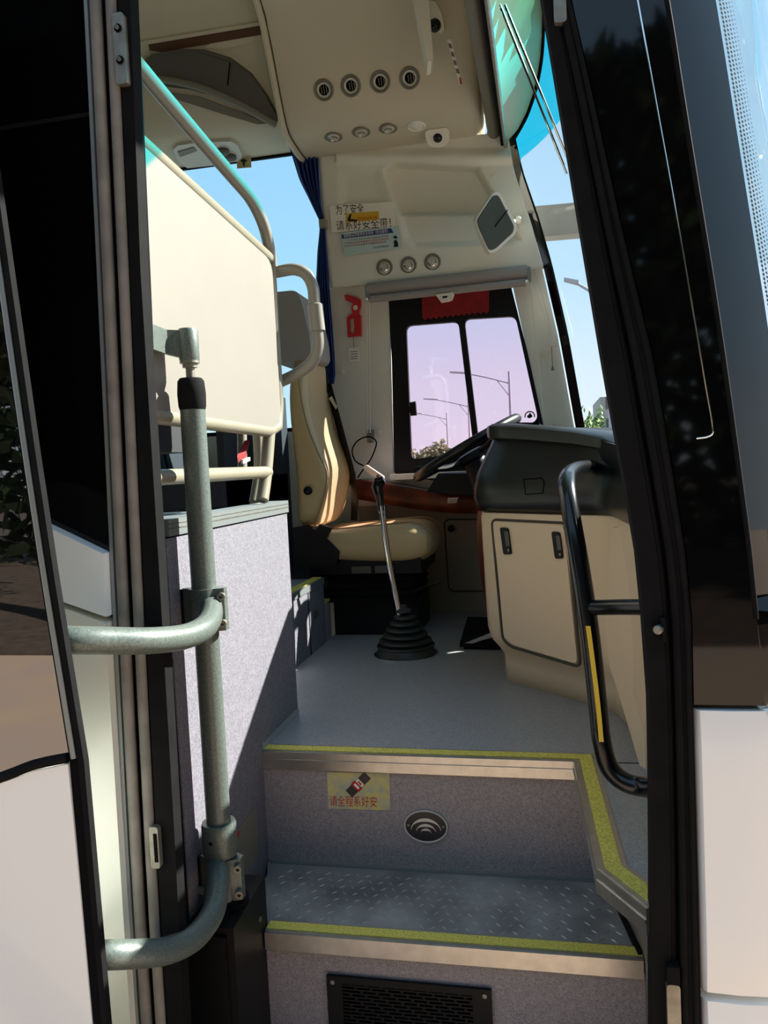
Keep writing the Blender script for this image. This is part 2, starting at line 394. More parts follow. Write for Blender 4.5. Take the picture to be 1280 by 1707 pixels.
wallpoly('cab_upper_backing', [(-1.05, 2.55), (-.05, 2.55), (-.06, 2.8), (-.11, 3.2), (-1.05, 3.2)], 'wall_trim', YW + .075, .03)
wallpoly('rear_pillar', [(-2.55, 1.85), (-2.45, 1.85), (-2.45, 3.3), (-2.55, 3.3)])
# moulded lining above the driver's window with its open pocket
def sdpoly(px, py, poly):
    d = 1e9; ins = False; n = len(poly)
    for i in range(n):
        (x0, y0), (x1, y1) = poly[i - 1], poly[i]; vx, vy = x1 - x0, y1 - y0
        t = max(0, min(1, ((px - x0) * vx + (py - y0) * vy) / (vx * vx + vy * vy)))
        d = min(d, math.hypot(px - x0 - vx * t, py - y0 - vy * t))
        if (y0 > py) != (y1 > py) and px < (x1 - x0) * (py - y0) / (y1 - y0) + x0: ins = not ins
    return d if ins else -d
def sstep(t): t = max(0, min(1, t)); return t * t * (3 - 2 * t)
POC = [(641, 285), (660, 272), (740, 277), (796, 279), (866, 400), (850, 406), (692, 412), (676, 398), (664, 352)]
DIP = [(560, 278), (636, 274), (660, 350), (560, 352)]
LL = [(0, (526, 243)), (.35, (531, 320)), (.8, (541, 445)), (.93, (547, 478)), (1, (548, 480))]
RR = [(0, (846, 222)), (.3, (857, 287)), (.62, (884, 368)), (.93, (904, 440)), (1, (906, 447))]
def pt2(t, tab): return (interp(t, [(a, b[0]) for a, b in tab]), interp(t, [(a, b[1]) for a, b in tab]))
rows = []; NU, NV = 150, 110
for j in range(NV + 1):
    t = j / NV; A = pt2(t, LL); B = pt2(t, RR); row = []
    for i in range(NU + 1):
        s = i / NU; px = A[0] + (B[0] - A[0]) * s; py = A[1] + (B[1] - A[1]) * s - 0.0 * s
        y = 3.705
        d = sdpoly(px, py, POC)
        if d > -5: y += sstep((d + 5) / 13) * (0.10 if py < 356 else 0.030 + 0.07 * sstep((362 - py) / 6))
        d2 = sdpoly(px, py, DIP)
        if d2 > 0: y += 0.012 * sstep(d2 / 22)
        y -= 0.022 * sstep(1 - abs(py - 262) / 16) if px > 560 else 0
        if t > .965: y += 0.05 * sstep((t - .965) / .035)
        if t < .03: y -= 0.0
        if s < .03: y += 0.05 * (1 - s / .03) ** 2
        row.append(P(px, py, y=y))
    rows.append(row)
ml = loft('moulded_lining', rows, 'wall_trim', wl, closed=False, caps=False)
sol = ml.modifiers.new('thickness', 'SOLIDIFY'); sol.thickness = 0.012; sol.offset = 0
for i, (px, py) in enumerate([(822, 294), (565, 505), (570, 619), (628, 617), (632, 720), (907, 591), (927, 706), (613, 560)][:7]):
    c = P(px, py, y=3.757 if i else 3.70); o = lathe('screw_cap', [(.013, .0), (.013, -.003), (.009, -.0035), (.009, -.006), (.0, -.006)], c, (0, 1, 0), 'wall_trim', wl, 16)
# driver's sliding window
w1 = thing('window_1', (-.4, YW, 1.62), kind='structure')
def ring(name, outer, inner_list, y, th, m, parent):
    """flat frame: outer outline with openings"""
    bm = bmesh.new(); fe = []
    for loop in [outer] + inner_list:
        vv = [bm.verts.new((p[0], y, p[2])) for p in loop]; fe += [bm.edges.new((vv[i - 1], vv[i])) for i in range(len(vv))]
    r = bmesh.ops.triangle_fill(bm, edges=fe, use_beauty=True, use_dissolve=False)
    fs = [f for f in r['geom'] if isinstance(f, bmesh.types.BMFace)]
    e = bmesh.ops.extrude_face_region(bm, geom=fs); bmesh.ops.translate(bm, vec=(0, th, 0), verts=[v for v in e['geom'] if isinstance(v, bmesh.types.BMVert)])
    return obj(name, bm, m, parent)
pl = rounded(PX([(677, 543), (757, 537), (784, 740), (686, 766)], y=YW), .03)
plb = rounded(PX([(677, 543), (764, 536), (790, 752), (686, 766)], y=YW), .03)
pr = rounded(PX([(774, 532), (859, 527), (897, 700), (799, 745)], y=YW), .03)
outw = PX([(648, 497), (653, 600), (657, 789), (780, 812), (912, 740), (905, 705), (880, 590), (851, 474)], y=YW)
ring('frame', outw, [plb, pr], YW - .004, .03, 'black_plastic', w1)
prism('pane', [(p.x, YW + .012, p.z) for p in plb], (0, .004, 0), 'glass_driver', w1)
prism('pane', [(p.x, YW + .012, p.z) for p in pr], (0, .004, 0), 'glass_driver', w1)
lt = plate('latch', [(682, 671), (692, 669), (694, 692), (684, 693)], YW - .03, .025, 'black_plastic', w1, .003)
plate('latch_tab', [(677, 678), (684, 677), (684, 688), (677, 688)], YW - .022, .012, 'black_plastic', lt)
# passenger window and a second one behind it
for k, (xa, xb) in enumerate(((-2.45, -1.05), (-4.5, -2.55))):
    w2 = thing('window_%d' % (k + 2), (xa, YW, 1.85), kind='structure')
    box('pane', xa, xb, YW + .02, YW + .026, 1.85, 3.225, 'glass_side', w2)
    box('seal', xa, xb, YW + .01, YW + .03, 1.85, 1.87, 'rubber', w2); box('seal', xa, xb, YW + .01, YW + .03, 3.21, 3.23, 'rubber', w2)

# ---- windscreen, black ceramic edge, added sun block and tint band
wsn = thing('window_4', (.5, 2.485, 1.4), kind='structure')
ZTOP = [(0, 3.58), (.3, 3.55), (.615, 3.45), (.865, 3.315), (1.1, 3.20), (1.255, 3.13)]
ZTINT = [(0, 3.22), (.3, 3.20), (.515, 3.06), (1.2, 3.02), (1.255, 2.98)]
ZB = 1.42
yy = sorted(set([1.23 + .012 * i for i in range(14)] + [1.40 + .035 * i for i in range(62)] + [3.57 + .0125 * i for i in range(14)]) | {3.74}); yy = [y for y in yy if y <= 3.741]
def zrow(y):
    d = abs(y - 2.485); zt = interp(d, ZTOP); z1 = interp(d, ZTINT)
    return [ZB, ZB + .07] + [ZB + .07 + (z1 - ZB - .07) * k / 24 for k in range(1, 25)] + [z1 + (zt - .04 - z1) * k / 8 for k in range(1, 9)] + [zt - .02, zt]
ZR = [zrow(y) for y in yy]; NZg = len(ZR[0]) - 1
parts = {'glass': (bmesh.new(), 'glass_shield'), 'tint_band': (bmesh.new(), 'glass_tint'), 'tint_band_top': (bmesh.new(), 'glass_tint_deep'), 'ceramic_edge_sun_block': (bmesh.new(), 'black_gloss')}
vmap = {k: {} for k in parts}
for j in range(NZg):
    for i in range(len(yy) - 1):
        yc = (yy[i] + yy[i + 1]) / 2; zc = (ZR[i][j] + ZR[i + 1][j + 1]) / 2
        k = 'glass' if j < 25 else ('tint_band' if j < 33 else 'ceramic_edge_sun_block')
        if yc < 1.302 or yc > 3.70 or j < 1 or (yc < 1.345 and zc < 1.56): k = 'ceramic_edge_sun_block'
        if k == 'tint_band' and zc > 3.32: k = 'tint_band_top'
        if k.startswith('tint') and yc < 1.9: k = 'ceramic_edge_sun_block'  # added black corner, keeps tinted sun off the rear door jamb
        bm = parts[k][0]; q = []
        for a, b in ((i, j), (i + 1, j), (i + 1, j + 1), (i, j + 1)):
            if (a, b) not in vmap[k]: vmap[k][(a, b)] = bm.verts.new((FX(yy[a], ZR[a][b]), yy[a], ZR[a][b]))
            q.append(vmap[k][(a, b)])
        bm.faces.new(q)
for k, (bm, m) in parts.items(): obj(k, bm, m, wsn, True)
bm = bmesh.new()
for k in range(5):                                        # fading dots along the ceramic edge
    for i in range(230):
        y = 1.308 + .0062 * k; z = 1.52 + .0066 * i + (.0033 if k % 2 else 0); r = .0030 - .00045 * k; c = Vector((FX(y, z), y, z))
        t1 = Vector(((FX(y + .002, z) - FX(y - .002, z)) / .004, 1, 0)).normalized(); t2 = Vector(((FX(y, z + .01) - FX(y, z - .01)) / .02, 0, 1)).normalized(); n_ = t1.cross(t2).normalized(); n_ = n_ if n_.x > 0 else -n_
        bm.faces.new([bm.verts.new(c + n_ * .0008 + t1 * r * math.cos(a * math.pi / 3) + t2 * r * math.sin(a * math.pi / 3)) for a in range(6)])
tag(obj('dot_matrix', bm, 'void', wsn), kind='stuff')

# ---- coach front below the glass
cf = thing('wall_front', (.5, 2.485, .3), kind='structure')
def front_skin(name, z0, z1, m, y0=1.22, y1=3.76, nz_=4, ny=40, d=0.0, parent=None):
    rows = []
    for j in range(nz_ + 1):
        z = z0 + (z1 - z0) * j / nz_
        e = d * (1 - abs(2 * j / nz_ - 1) ** 6) if d else 0
        rows.append([(FX(y0 + (y1 - y0) * i / ny, max(z, .4)) + e, y0 + (y1 - y0) * i / ny, z) for i in range(ny + 1)])
    o = loft(name, rows, m, parent or cf, closed=False, caps=False); s = o.modifiers.new('thickness', 'SOLIDIFY'); s.thickness = .01; s.offset = 0
    return o
front_skin('black_apron', 1.27, 1.43, 'black_gloss')
front_skin('white_apron', .825, 1.265, 'white_paint', nz_=12, d=.012)
front_skin('white_skirt', .32, .805, 'white_paint', nz_=12, d=.012)
front_skin('inner_backing', .32, 1.27, 'rubber_deep', y0=1.32).location.x -= .08

# ---- door side: front pillar beside the opening
J0 = [(905, 0), (960, 330), (1015, 660), (1060, 900), (1075, 1050), (1085, 1200), (1087, 1500), (1085, 1707)]
J1 = [(950, 0), (985, 150), (1040, 400), (1092, 615), (1104, 690), (1130, 850), (1150, 980), (1154, 1176), (1163, 1500), (1168, 1707)]
def ztab(L): return sorted([(p.z, p.x) for p in PX(L, y=YS)])
TJ0, TJ1 = ztab(J0), ztab(J1)
def tx(tab, z):
    if z > tab[-1][0]: return tab[-1][1] + (z - tab[-1][0]) * (tab[-1][1] - tab[-2][1]) / (tab[-1][0] - tab[-2][0]) 
    return interp(z, tab)
ZV = [.30, .5, .7, .85, 1.0, 1.15, 1.27, 1.4, 1.5, 1.6, 1.7, 1.8, 1.9, 2.0, 2.1, 2.2, 2.3, 2.4, 2.6, 2.8, 3.0, 3.15]
pr_ = thing('trim_2', (.14, YS, .3), kind='structure')
def vstrip(name, fa, fb, y0, y1, m, parent, zs=ZV):
    rows = [[(fa(z), y0, z), (fb(z), y0, z), (fb(z), y1, z), (fa(z), y1, z)] for z in zs]
    return loft(name, rows, m, parent, smooth=True)
def vrib(name, f, y, r, m, parent, zs=ZV): return tube(name, [(f(z), y, z) for z in zs], r, m, parent, n=2, sides=10)
a0 = lambda z: tx(TJ0, z); a1 = lambda z: max(tx(TJ1, z), a0(z) + .03)
mix = lambda k: (lambda z: a0(z) + (a1(z) - a0(z)) * k)
vstrip('inner_seal', mix(0), mix(.42), YS, YS + .05, 'rubber', pr_)
vstrip('channel', mix(.40), mix(.66), YS + .012, YS + .1, 'rubber_deep', pr_)
vstrip('outer_seal', mix(.64), mix(1.0), YS - .004, YS + .1, 'rubber', pr_)
vrib('seal_rib', mix(.46), YS + .008, .006, 'rubber', pr_); vrib('seal_rib', mix(.68), YS - .003, .006, 'rubber', pr_); vrib('seal_rib', mix(.90), YS - .006, .004, 'rubber', pr_)
# glossy black pillar between door and windscreen
bp_ = thing('wall_pillar', (.22, YS, 1.27), kind='structure')
zs_ = [1.27, 1.4, 1.5, 1.6, 1.7, 1.8, 1.9, 2.0, 2.1, 2.2, 2.3, 2.6, 2.9, 3.15]
vstrip('pillar_cover', lambda z: a1(z) + .002, lambda z: interp(z, XN) + .004, YS - .002, YS + .08, 'black_gloss', bp_, zs_)
vrib('glass_edge', lambda z: interp(z, XN) + .001, YS - .001, .004, 'rubber', bp_, zs_[1:])
gl_ = [(p.x, YS - .003, p.z) for p in PX([(1062, 0), (1098, 200), (1134, 400), (1175, 640), (1187, 712), (1182, 727), (1160, 731)], y=YS)]
tube('panel_gap', gl_, .0012, 'chrome', bp_, n=3, sides=6)
wf = thing('wall_corner', (.25, YS, .3), kind='structure')
for nm, z0, z1 in (('corner_panel', .822, 1.262), ('corner_skirt', .31, .808)):
    vs1 = [z0 + (z1 - z0) * k / 8 for k in range(9)]
    rows = []
    for z in vs1:
        k = 1 - abs(2 * (z - z0) / (z1 - z0) - 1) ** 10; x0 = a1(z) + .002; x1 = FX(1.235, z) + .002
        rows.append([(x0, YS + .06, z), (x0, YS + .006 - .004 * k, z), (x0 + .008, YS - .004 - .006 * k, z), ((x0 + x1) / 2, YS - .006 - .006 * k, z), (x1, YS - .002 - .008 * k, z), (x1 + .03, YS + .018 - .008 * k, z), (x1 + .03, YS + .06, z)])
    loft(nm, rows, 'white_paint', wf)
# ---- door side: rear jamb of the opening
jl = thing('trim_3', (-.70, YS, .3), kind='structure')
zj = [.30, .7, 1.0, 1.5, 2.0, 2.3, 2.7]
def lx(tab): return lambda z: interp(z, tab)
fL = lx([(.3, -.757), (.67, -.755), (1.0, -.752), (1.55, -.741), (2.25, -.722), (2.45, -.72), (2.8, -.71)])
fI = lx([(.3, -.674), (.68, -.670), (1.23, -.660), (1.95, -.659), (2.43, -.644), (2.8, -.632)])
vstrip('metal_lip', lambda z: fL(z) - .004, lambda z: fL(z) + .002, YS - .006, YS + .05, 'alu_dull', jl, zj)
vrib('seal_rib', lambda z: fL(z) + .013, YS + .002, .0105, 'rubber_grey', jl, zj)
vstrip('channel', lambda z: fL(z), lambda z: fL(z) + .06, YS + .012, YS + .06, 'rubber_deep', jl, zj)
vrib('seal_rib', lambda z: fL(z) + .040, YS + .004, .0095, 'rubber_grey', jl, zj)
vstrip('inner_seal', lambda z: fL(z) + .052, fI, YS + .004, YS + .032, 'rubber', jl, zj)
# ---- door side skin behind the opening
wr = thing('wall_right', (-1.5, YS, .3), kind='structure')
YO = YS - .024
prism('lower_skin', [(-4.5, YO, .32), (-.760, YO, .32), (-.757, YO, .9), (-.752, YO, 1.405), (-.83, YO, 1.432), (-1.0, YO, 1.49), (-4.5, YO, 1.49)], (0, .04, 0), 'white_body', wr, .004)
prism('belt_panel', [(-1.4, YO, 1.50), (-1.0, YO, 1.50), (-.75, YO, 1.416), (-.747, YO, 1.525), (-.83, YO, 1.565), (-1.0, YO, 1.645), (-1.4, YO, 1.70)], (0, .04, 0), 'white_paint', wr, .010, 3)
prism('side_glass', [(-4.5, YS, 1.50), (-1.0, YS, 1.50), (-.745, YS, 1.45), (-.74, YS, 1.55), (-.722, YS, 2.25), (-.71, YS, 2.8), (-4.5, YS, 2.8)], (0, .03, 0), 'black_gloss', wr)
box('glass_joint', -4.5, -.722, YS - .003, YS + .01, 2.262, 2.268, 'rubber', wr)
prism('upper_skin', [(-4.5, YS, 2.8), (.10, YS, 2.8), (.07, YS, 3.15), (0.0, YS, 3.5), (-4.5, YS, 3.5)], (0, .10, 0), 'white_paint', wr)
prism('backing', [(-4.5, YS + .035, .3), (-.74, YS + .035, .3), (-.70, YS + .035, 2.8), (-4.5, YS + .035, 2.8)], (0, .02, 0), 'rubber_deep', wr)

# ---- ceiling and overhead ducts
CP = [(3.77, 3.15), (3.62, 3.148), (3.48, 3.160), (3.43, 3.18), (3.39, 3.225), (3.33, 3.33), (3.27, 3.44), (3.20, 3.55), (3.1, 3.62), (1.9, 3.62), (1.75, 3.5), (1.6, 3.2), (1.45, 3.15), (1.3, 3.12), (1.3, 3.72), (3.8, 3.72)]
cl = thing('ceiling', (-1, 2.5, 3.6), kind='structure')
def sect(x, dz=0.0, dy=0.0, k=1.0): return [(x, (y + dy * (1 if y > 2.5 else -1)) if 1.35 < y < 3.76 else y, (z + dz if z < 3.65 else z)) for y, z in CP]
loft('cab_console', [sect(-1.085), sect(-.30), sect(-.27, .003), sect(-.245, .013, .006), sect(-.228, .032, .015), sect(-.222, .06, .03)], 'headliner', cl)
loft('passenger_lining', [sect(-4.5, .07, .03), sect(-1.085, .07, .03)], 'headliner', cl)
def duct_pts(x, off): return [(x, y - off * .8, z - off * .6) for y, z in CP[:9]]
tube('lining_joint', [(x, y, z) for x, y, z in duct_pts(-1.095, .0)], .016, 'headliner', cl, n=3, sides=8)
tube('lining_seam', [(x, y, z) for x, y, z in duct_pts(-1.078, .002)], .0035, 'groove', cl, n=3, sides=6)
ft = thing('ceiling_front', (0, 2.5, 3.3), kind='structure')
rows = []
for i in range(33):
    y = 1.26 + (3.735 - 1.26) * i / 32; zt = interp(abs(y - 2.485), ZTOP)
    rows.append([(-.225, y, 3.60), (-.20, y, 3.26), (-.135, y, 3.10), (-.12, y, 3.10), (min(FX(y, zt - .04) - .012, .10), y, max(zt - .03, 3.12)), (FX(y, zt) - .004, y, zt + .01), (FX(y, zt) - .05, y, zt + .05), (-.2, y, 3.92)])
loft('header_panel', rows, 'headliner', ft)
rf = box('roof', -4.5, -.16, 1.26, 3.78, 3.72, 3.92, 'roof_out', None, .02); tag(rf, kind='structure')
rw = box('wall_rear', -4.56, -4.5, 1.22, 3.8, .3, 3.72, 'headliner'); tag(rw, kind='structure')

bk = box('wall_added_dark', -1.30, -1.27, 2.95, 3.755, 1.19, 2.02, 'seat_dark', None, .01); tag(bk, kind='structure')  # invented dark panel, makes the gap behind the driver's seat read black

# ================================================================== THINGS
def PL(px, py, pt, nrm):
    d = _w(Vector((px - CX, py - CY, FPX))); o = Vector((0, 0, CZ)); nrm = Vector(nrm); t = (Vector(pt) - o).dot(nrm) / d.dot(nrm); return o + d * t
DUCT = (Vector((0, 3.33, 3.33)), Vector((0, -.875, -.484)).normalized())
DUCTP = (Vector((0, 3.36, 3.40)), DUCT[1])
LOW = (Vector((0, 3.55, 3.154)), Vector((0, -.085, -.996)).normalized())
LOWP = (Vector((0, 3.58, 3.224)), LOW[1])
def facepoly(name, pix, plane, th, m, parent=None, bevel=0.0):
    pts = [PL(a, b, *plane) for a, b in pix]; n = plane[1]
    return prism(name, [p - n * .002 for p in pts], n * (th + .002), m, parent, bevel)

# ---- open door leaf (swung out and back along the coach side)
dl = thing('door_1', (-.75, 1.05, .3), kind='structure')
YD = 1.05
EL = [(.3, -.698), (.8, -.704), (1.22, -.711), (1.591, -.747), (2.131, -.788), (2.7, -.834)]
eL = lambda z: interp(z, EL)
zl = [.3, .55, .8, 1.0, 1.15, 1.22, 1.35, 1.5, 1.7, 1.9, 2.131, 2.4, 2.7]
vstrip('edge_seal', lambda z: eL(z) - .010, eL, YD - .003, YD + .010, 'rubber', dl, zl)
vstrip('edge_profile', lambda z: eL(z) - .026, lambda z: eL(z) - .009, YD - .001, YD + .010, 'rubber_deep', dl, zl)
vrib('edge_bead', lambda z: eL(z) - .018, YD - .001, .005, 'alu_dull', dl, [1.225, 1.35, 1.5, 1.7, 1.9, 2.131, 2.4, 2.7])
MATS['door_glass'] = mat('door_glass', (7, 8, 8), 0.015, spec=1.0); MATS['door_glass'].node_tree.nodes['Principled BSDF'].inputs['IOR'].default_value = 1.9
top = [(eL(z) - .026, YD, z) for z in (1.235, 1.35, 1.5, 1.7, 1.9, 2.131, 2.4, 2.7)]
cur = [(-1.5, YD, 1.03), (-1.2, YD, 1.10), (-1.0, YD, 1.155), (-.864, YD, 1.196), (-.80, YD, 1.219), (-.74, YD, 1.232)]
prism('door_glass', top + [(-1.5, YD, 2.7)] + cur, (0, .010, 0), 'door_glass', dl)
tube('glass_border', [(x, YD - .001, z - .007) for x, y, z in cur], .008, 'rubber', dl, n=3, sides=8)
low = [(x, YD - .004, z - .016) for x, y, z in cur] + [(eL(1.2) - .028, YD - .004, 1.215)]
prism('door_panel', [(-1.5, YD - .004, .3), ] + low + [(eL(z) - .026, YD - .004, z) for z in (1.0, .8, .55, .3)], (0, .016, 0), 'white_paint', dl, .006, 3)

# ---- door post with its two bent arms
PXx, PYy = -.687, 1.47
dp = thing('door_post', (PXx, PYy, .75), 'grey hammered-paint door post with two bent arms reaching to the open door', 'post')
PXx = P(341, 1000, y=PYy).x
zc = lambda py: P(341, py, y=PYy).z
tube('post_tube', [(PXx, PYy, .74), (PXx, PYy, zc(660))], .0252, 'hammer_grey', dp, n=1, sides=24)
zc = lambda py: P(341, py, y=PYy).z
lathe('rubber_sleeve', [(.0255, zc(682)), (.0275, zc(676)), (.0285, zc(655)), (.0265, zc(634)), (.022, zc(629)), (.01, zc(629))], (PXx, PYy, 0), (0, 0, 1), 'rubber', dp)
lathe('bolt', [(.009, zc(632)), (.009, zc(612)), (.015, zc(611)), (.015, zc(605)), (.02, zc(604)), (.02, zc(600))], (PXx, PYy, 0), (0, 0, 1), 'steel', dp, 12)
lathe('arm_boss', [(.019, zc(601)), (.0205, zc(597)), (.0205, zc(550)), (.018, zc(546)), (.0, zc(546))], (PXx, PYy, 0), (0, 0, 1), 'hammer_grey', dp)
ta = [[(PXx - .008, PYy - .014, zc(549)), (PXx - .008, PYy + .014, zc(549)), (PXx - .008, PYy + .014, zc(596)), (PXx - .008, PYy - .014, zc(596))], [(PXx - .03, PYy - .03, zc(549)), (PXx - .036, PYy - .004, zc(549)), (PXx - .036, PYy - .004, zc(590)), (PXx - .03, PYy - .03, zc(590))], [(-.715, 1.262, zc(549)), (-.738, 1.275, zc(549)), (-.738, 1.275, zc(588)), (-.715, 1.262, zc(588))]]
loft('top_arm', ta, 'hammer_grey', dp, smooth=False)
def clamp(z0, z1, nm):
    b = thing(nm, (PXx, PYy, z0)); b.parent = dp; b.location = Vector((PXx, PYy, z0)) - dp.location
    rows = []
    for z in (z0, z1):
        r = []
        for a in range(200, 345, 12):
            t = math.radians(a); r.append((PXx + .030 * math.cos(t), PYy + .030 * math.sin(t), z))
        r = [(PXx - .046, PYy - .002, z), (PXx - .030, PYy - .010, z)] + r[1:-1] + [(PXx + .034, PYy - .012, z), (PXx + .046, PYy - .006, z), (PXx + .046, PYy + .010, z), (PXx + .03, PYy + .02, z), (PXx - .03, PYy + .02, z), (PXx - .046, PYy + .008, z)]
        rows.append(r)
    loft('shell', rows, 'hammer_grey', b)
    box('gap_plate', PXx - .052, PXx - .046, PYy - .006, PYy + .014, z0 + .002, z1 - .002, 'rubber', b)
    for z in (z0 + .016, z1 - .016):
        lathe('bolt', [(.008, 0), (.008, -.012), (.004, -.012), (.004, -.006), (.0, -.006)], (PXx + .042, PYy - .008, z), (-.2, 1, 0), 'steel', b, 12)
clamp(zc(1050), zc(980), 'upper_clamp'); clamp(zc(1492), zc(1426), 'lower_clamp')
ar = lambda L: [P(a, b, y=c) for a, b, c in L]
tube('upper_arm', ar([(352, 1012, 1.455), (351, 1030, 1.40), (338, 1048, 1.33), (305, 1062, 1.26), (250, 1068, 1.18), (190, 1068, 1.13), (125, 1067, 1.088), (70, 1066, 1.087)]), .0225, 'hammer_grey', dp, n=6, sides=18)
tube('lower_arm', ar([(362, 1440, 1.455), (364, 1470, 1.41), (355, 1520, 1.34), (325, 1562, 1.26), (280, 1584, 1.19), (230, 1590, 1.13), (172, 1592, 1.088), (110, 1594, 1.087)]), .0225, 'hammer_grey', dp, n=6, sides=18)
lathe('collar', [(.026, zc(1368)), (.034, zc(1368)), (.036, zc(1372)), (.036, zc(1418)), (.034, zc(1422)), (.026, zc(1422))], (PXx, PYy, 0), (0, 0, 1), 'hammer_grey', dp)
lathe('collar_hole', [(.004, -.0365), (.004, -.034), (0, -.034)], (PXx - .002, PYy, zc(1392)), (0.05, 1, 0), 'rubber_deep', dp, 10)
tube('adjuster', [(PXx - .035, PYy - .01, zc(1480)), (PXx - .10, PYy - .01, zc(1478))], .009, 'hammer_grey', dp, n=1)
lathe('base_ring', [(.046, 0), (.046, .010), (.036, .012), (.03, .03), (.026, .03)], (PXx + .004, PYy + .01, .75), (0, 0, 1), 'rubber', dp)

mc = thing('door_motor_cover', (-.69, 1.49, .3), 'black plastic mechanism cover at the foot of the door post', 'cover')
prism('housing', [(-.742, 1.390, .75), (-.640, 1.390, .75), (-.650, 1.592, .75), (-.742, 1.592, .75)], (0, 0, -.45), 'black_plastic', mc, .010)
prism('front_apron', [(-.742, 1.388, .735), (-.655, 1.388, .735), (-.655, 1.388, .31), (-.742, 1.388, .31)], (0, -.006, 0), 'black_plastic', mc, .003)
lathe('screw', [(.006, 0), (.006, .003), (.003, .003)], (-.6465, 1.54, .68), (1, 0, 0), 'steel', mc, 10)

# ---- latch plates in the seals
def plate_thing(name, label, x, y, z0, z1, w, m, holes, side):
    t = thing(name, (x, y, z0), label, 'latch')
    bm = bmesh.new(); a_prism(bm, rounded([(x - w / 2, y, z0), (x + w / 2, y, z0), (x + w / 2, y, z1), (x - w / 2, y, z1)], w * .3), (0, .012, 0)); obj('plate', bm, m, t, False, .002)
    for h in holes:
        lathe('recess', [(w * .33, 0), (w * .33, -.002), (0, -.002)], (x, y, h), (0, 1, 0), 'rubber_deep', t, 14)
        lathe('screw', [(w * .17, -.001), (w * .17, -.005), (w * .08, -.005), (w * .08, -.003), (0, -.003)], (x, y, h), (0, 1, 0), 'steel', t, 12)
    return t
q = P(198, 20, y=YS - .008); q2 = P(200, 140, y=YS - .008)
plate_thing('strike_plate', 'worn steel catch with two screws high on the left door frame', (q.x + q2.x) / 2, YS - .008, q2.z, q.z, .020, 'steel', [P(198, 52, y=YS).z, P(200, 105, y=YS).z], 0)
q = P(256, 1378, y=YS - .006); q2 = P(260, 1447, y=YS - .006)
t = plate_thing('strike_plate', 'small cream metal catch low in the left door seal', (q.x + q2.x) / 2, YS - .008, q2.z, q.z, .017, 'steel', [], 0)
box('slot', (q.x + q2.x) / 2, (q.x + q2.x) / 2 + .006, YS - .0095, YS - .006, q2.z + .012, q.z - .012, 'rubber_deep', t)
q = P(932, -30, y=YS - .008); q2 = P(934, 38, y=YS - .008)
t = plate_thing('strike_plate', 'worn metal wedge high in the right door seal', (q.x + q2.x) / 2, YS - .010, q2.z, q.z, .018, 'steel', [], 0)
q = P(1125, 1640, y=YS - .008); q2 = P(1122, 1760, y=YS - .008)
t = plate_thing('strike_plate', 'worn metal wedge low in the right door seal', (q.x + q2.x) / 2, YS - .012, q2.z, q.z, .020, 'steel', [], 0)
box('rubber_top', (q.x + q2.x) / 2 - .009, (q.x + q2.x) / 2 + .010, YS - .012, YS + .01, q.z, q.z + .028, 'rubber', t, .003)
sb = thing('stop_bolt', P(1100, 1048, y=YS - .01), 'small steel stop bolt in the right door seal', 'bolt')
lathe('stud', [(.007, 0), (.007, -.012), (.005, -.014), (0, -.014)], P(1101, 1048, y=YS), (.6, 1, 0), 'steel', sb, 12)
plate('bracket', [(1101, 1030), (1109, 1030), (1111, 1072), (1104, 1068)], YS - .008, .01, 'rubber', sb, .002)

# ---- partition behind the step well
XB = -.746
pa = thing('partition', (XB - .02, 1.8, 1.566), 'cream padded partition board on a pipe frame above the grey vinyl wall', 'partition')
bd = rounded([(XB - .018, 1.30, 1.785), (XB - .018, 2.150, 1.775), (XB - .018, 2.150, 2.250), (XB - .018, 1.30, 2.305)], .05)
prism('board', bd, (.020, 0, 0), 'board', pa, .006)
fr_ = [(XB, 1.28, 1.775), (XB, 2.08, 1.765), (XB, 2.145, 1.782), (XB, 2.165, 1.85), (XB, 2.165, 2.20), (XB, 2.16, 2.262), (XB, 1.28, 2.318)]
tube('frame', [(x - .01, y, z) for x, y, z in fr_], .0165, 'cream_pipe', pa, n=1, sides=14)
hr = [P(a, b, x=XB - .01) for a, b in ((150, 8), (232, 112), (330, 228), (385, 292), (418, 332), (438, 372), (449, 415), (453, 445))]
tube('handrail', hr, .0165, 'rail_pipe', pa, n=5, sides=16)
tube('lower_bar', [P(200, 799, x=XB - .01), P(446, 787, x=XB - .01)], .0165, 'cream_pipe', pa, n=1)
tube('foot_post', [P(449, 716, x=XB - .012), P(443, 790, x=XB - .012), P(437, 834, x=XB - .012)], .0175, 'cream_pipe', pa, n=3)
tube('rear_post', [P(429, 712, x=-.83), P(432, 780, x=-.83), P(424, 838, x=-.83)], .016, 'cream_pipe', pa, n=3)
tube('rear_post', [P(403, 708, x=-.86), P(404, 785, x=-.86)], .014, 'rail_pipe', pa, n=1)
loop = [P(a, b, y=2.24) for a, b in ((440, 455), (462, 453), (490, 449), (510, 457), (521, 478), (524, 505), (529, 550), (530, 578), (521, 602), (500, 620), (470, 635), (448, 644))]
tube('grab_loop', loop, .0175, 'rail_pipe', pa, n=5, sides=16)
lathe('joint_sleeve', [(.019, 0), (.0225, .002), (.0225, .078), (.019, .082)], P(530, 553, y=2.24), P(525, 506, y=2.24) - P(530, 553, y=2.24), 'rail_pipe', pa)
tz = thing('tassel', P(407, 775, x=-.80), 'dark red cloth tassel hung behind the partition bars', 'ornament')
loft('cloth', [[P(a + dx, b, x=-.80) + Vector((dz, 0, 0)) for dx, dz in ((-w_, 0), (0, .008), (w_, 0), (0, -.008))] for a, b, w_ in ((412, 734, 1), (407, 748, 6), (403, 760, 8), (402, 772, 4))], 'red_cloth', tz)
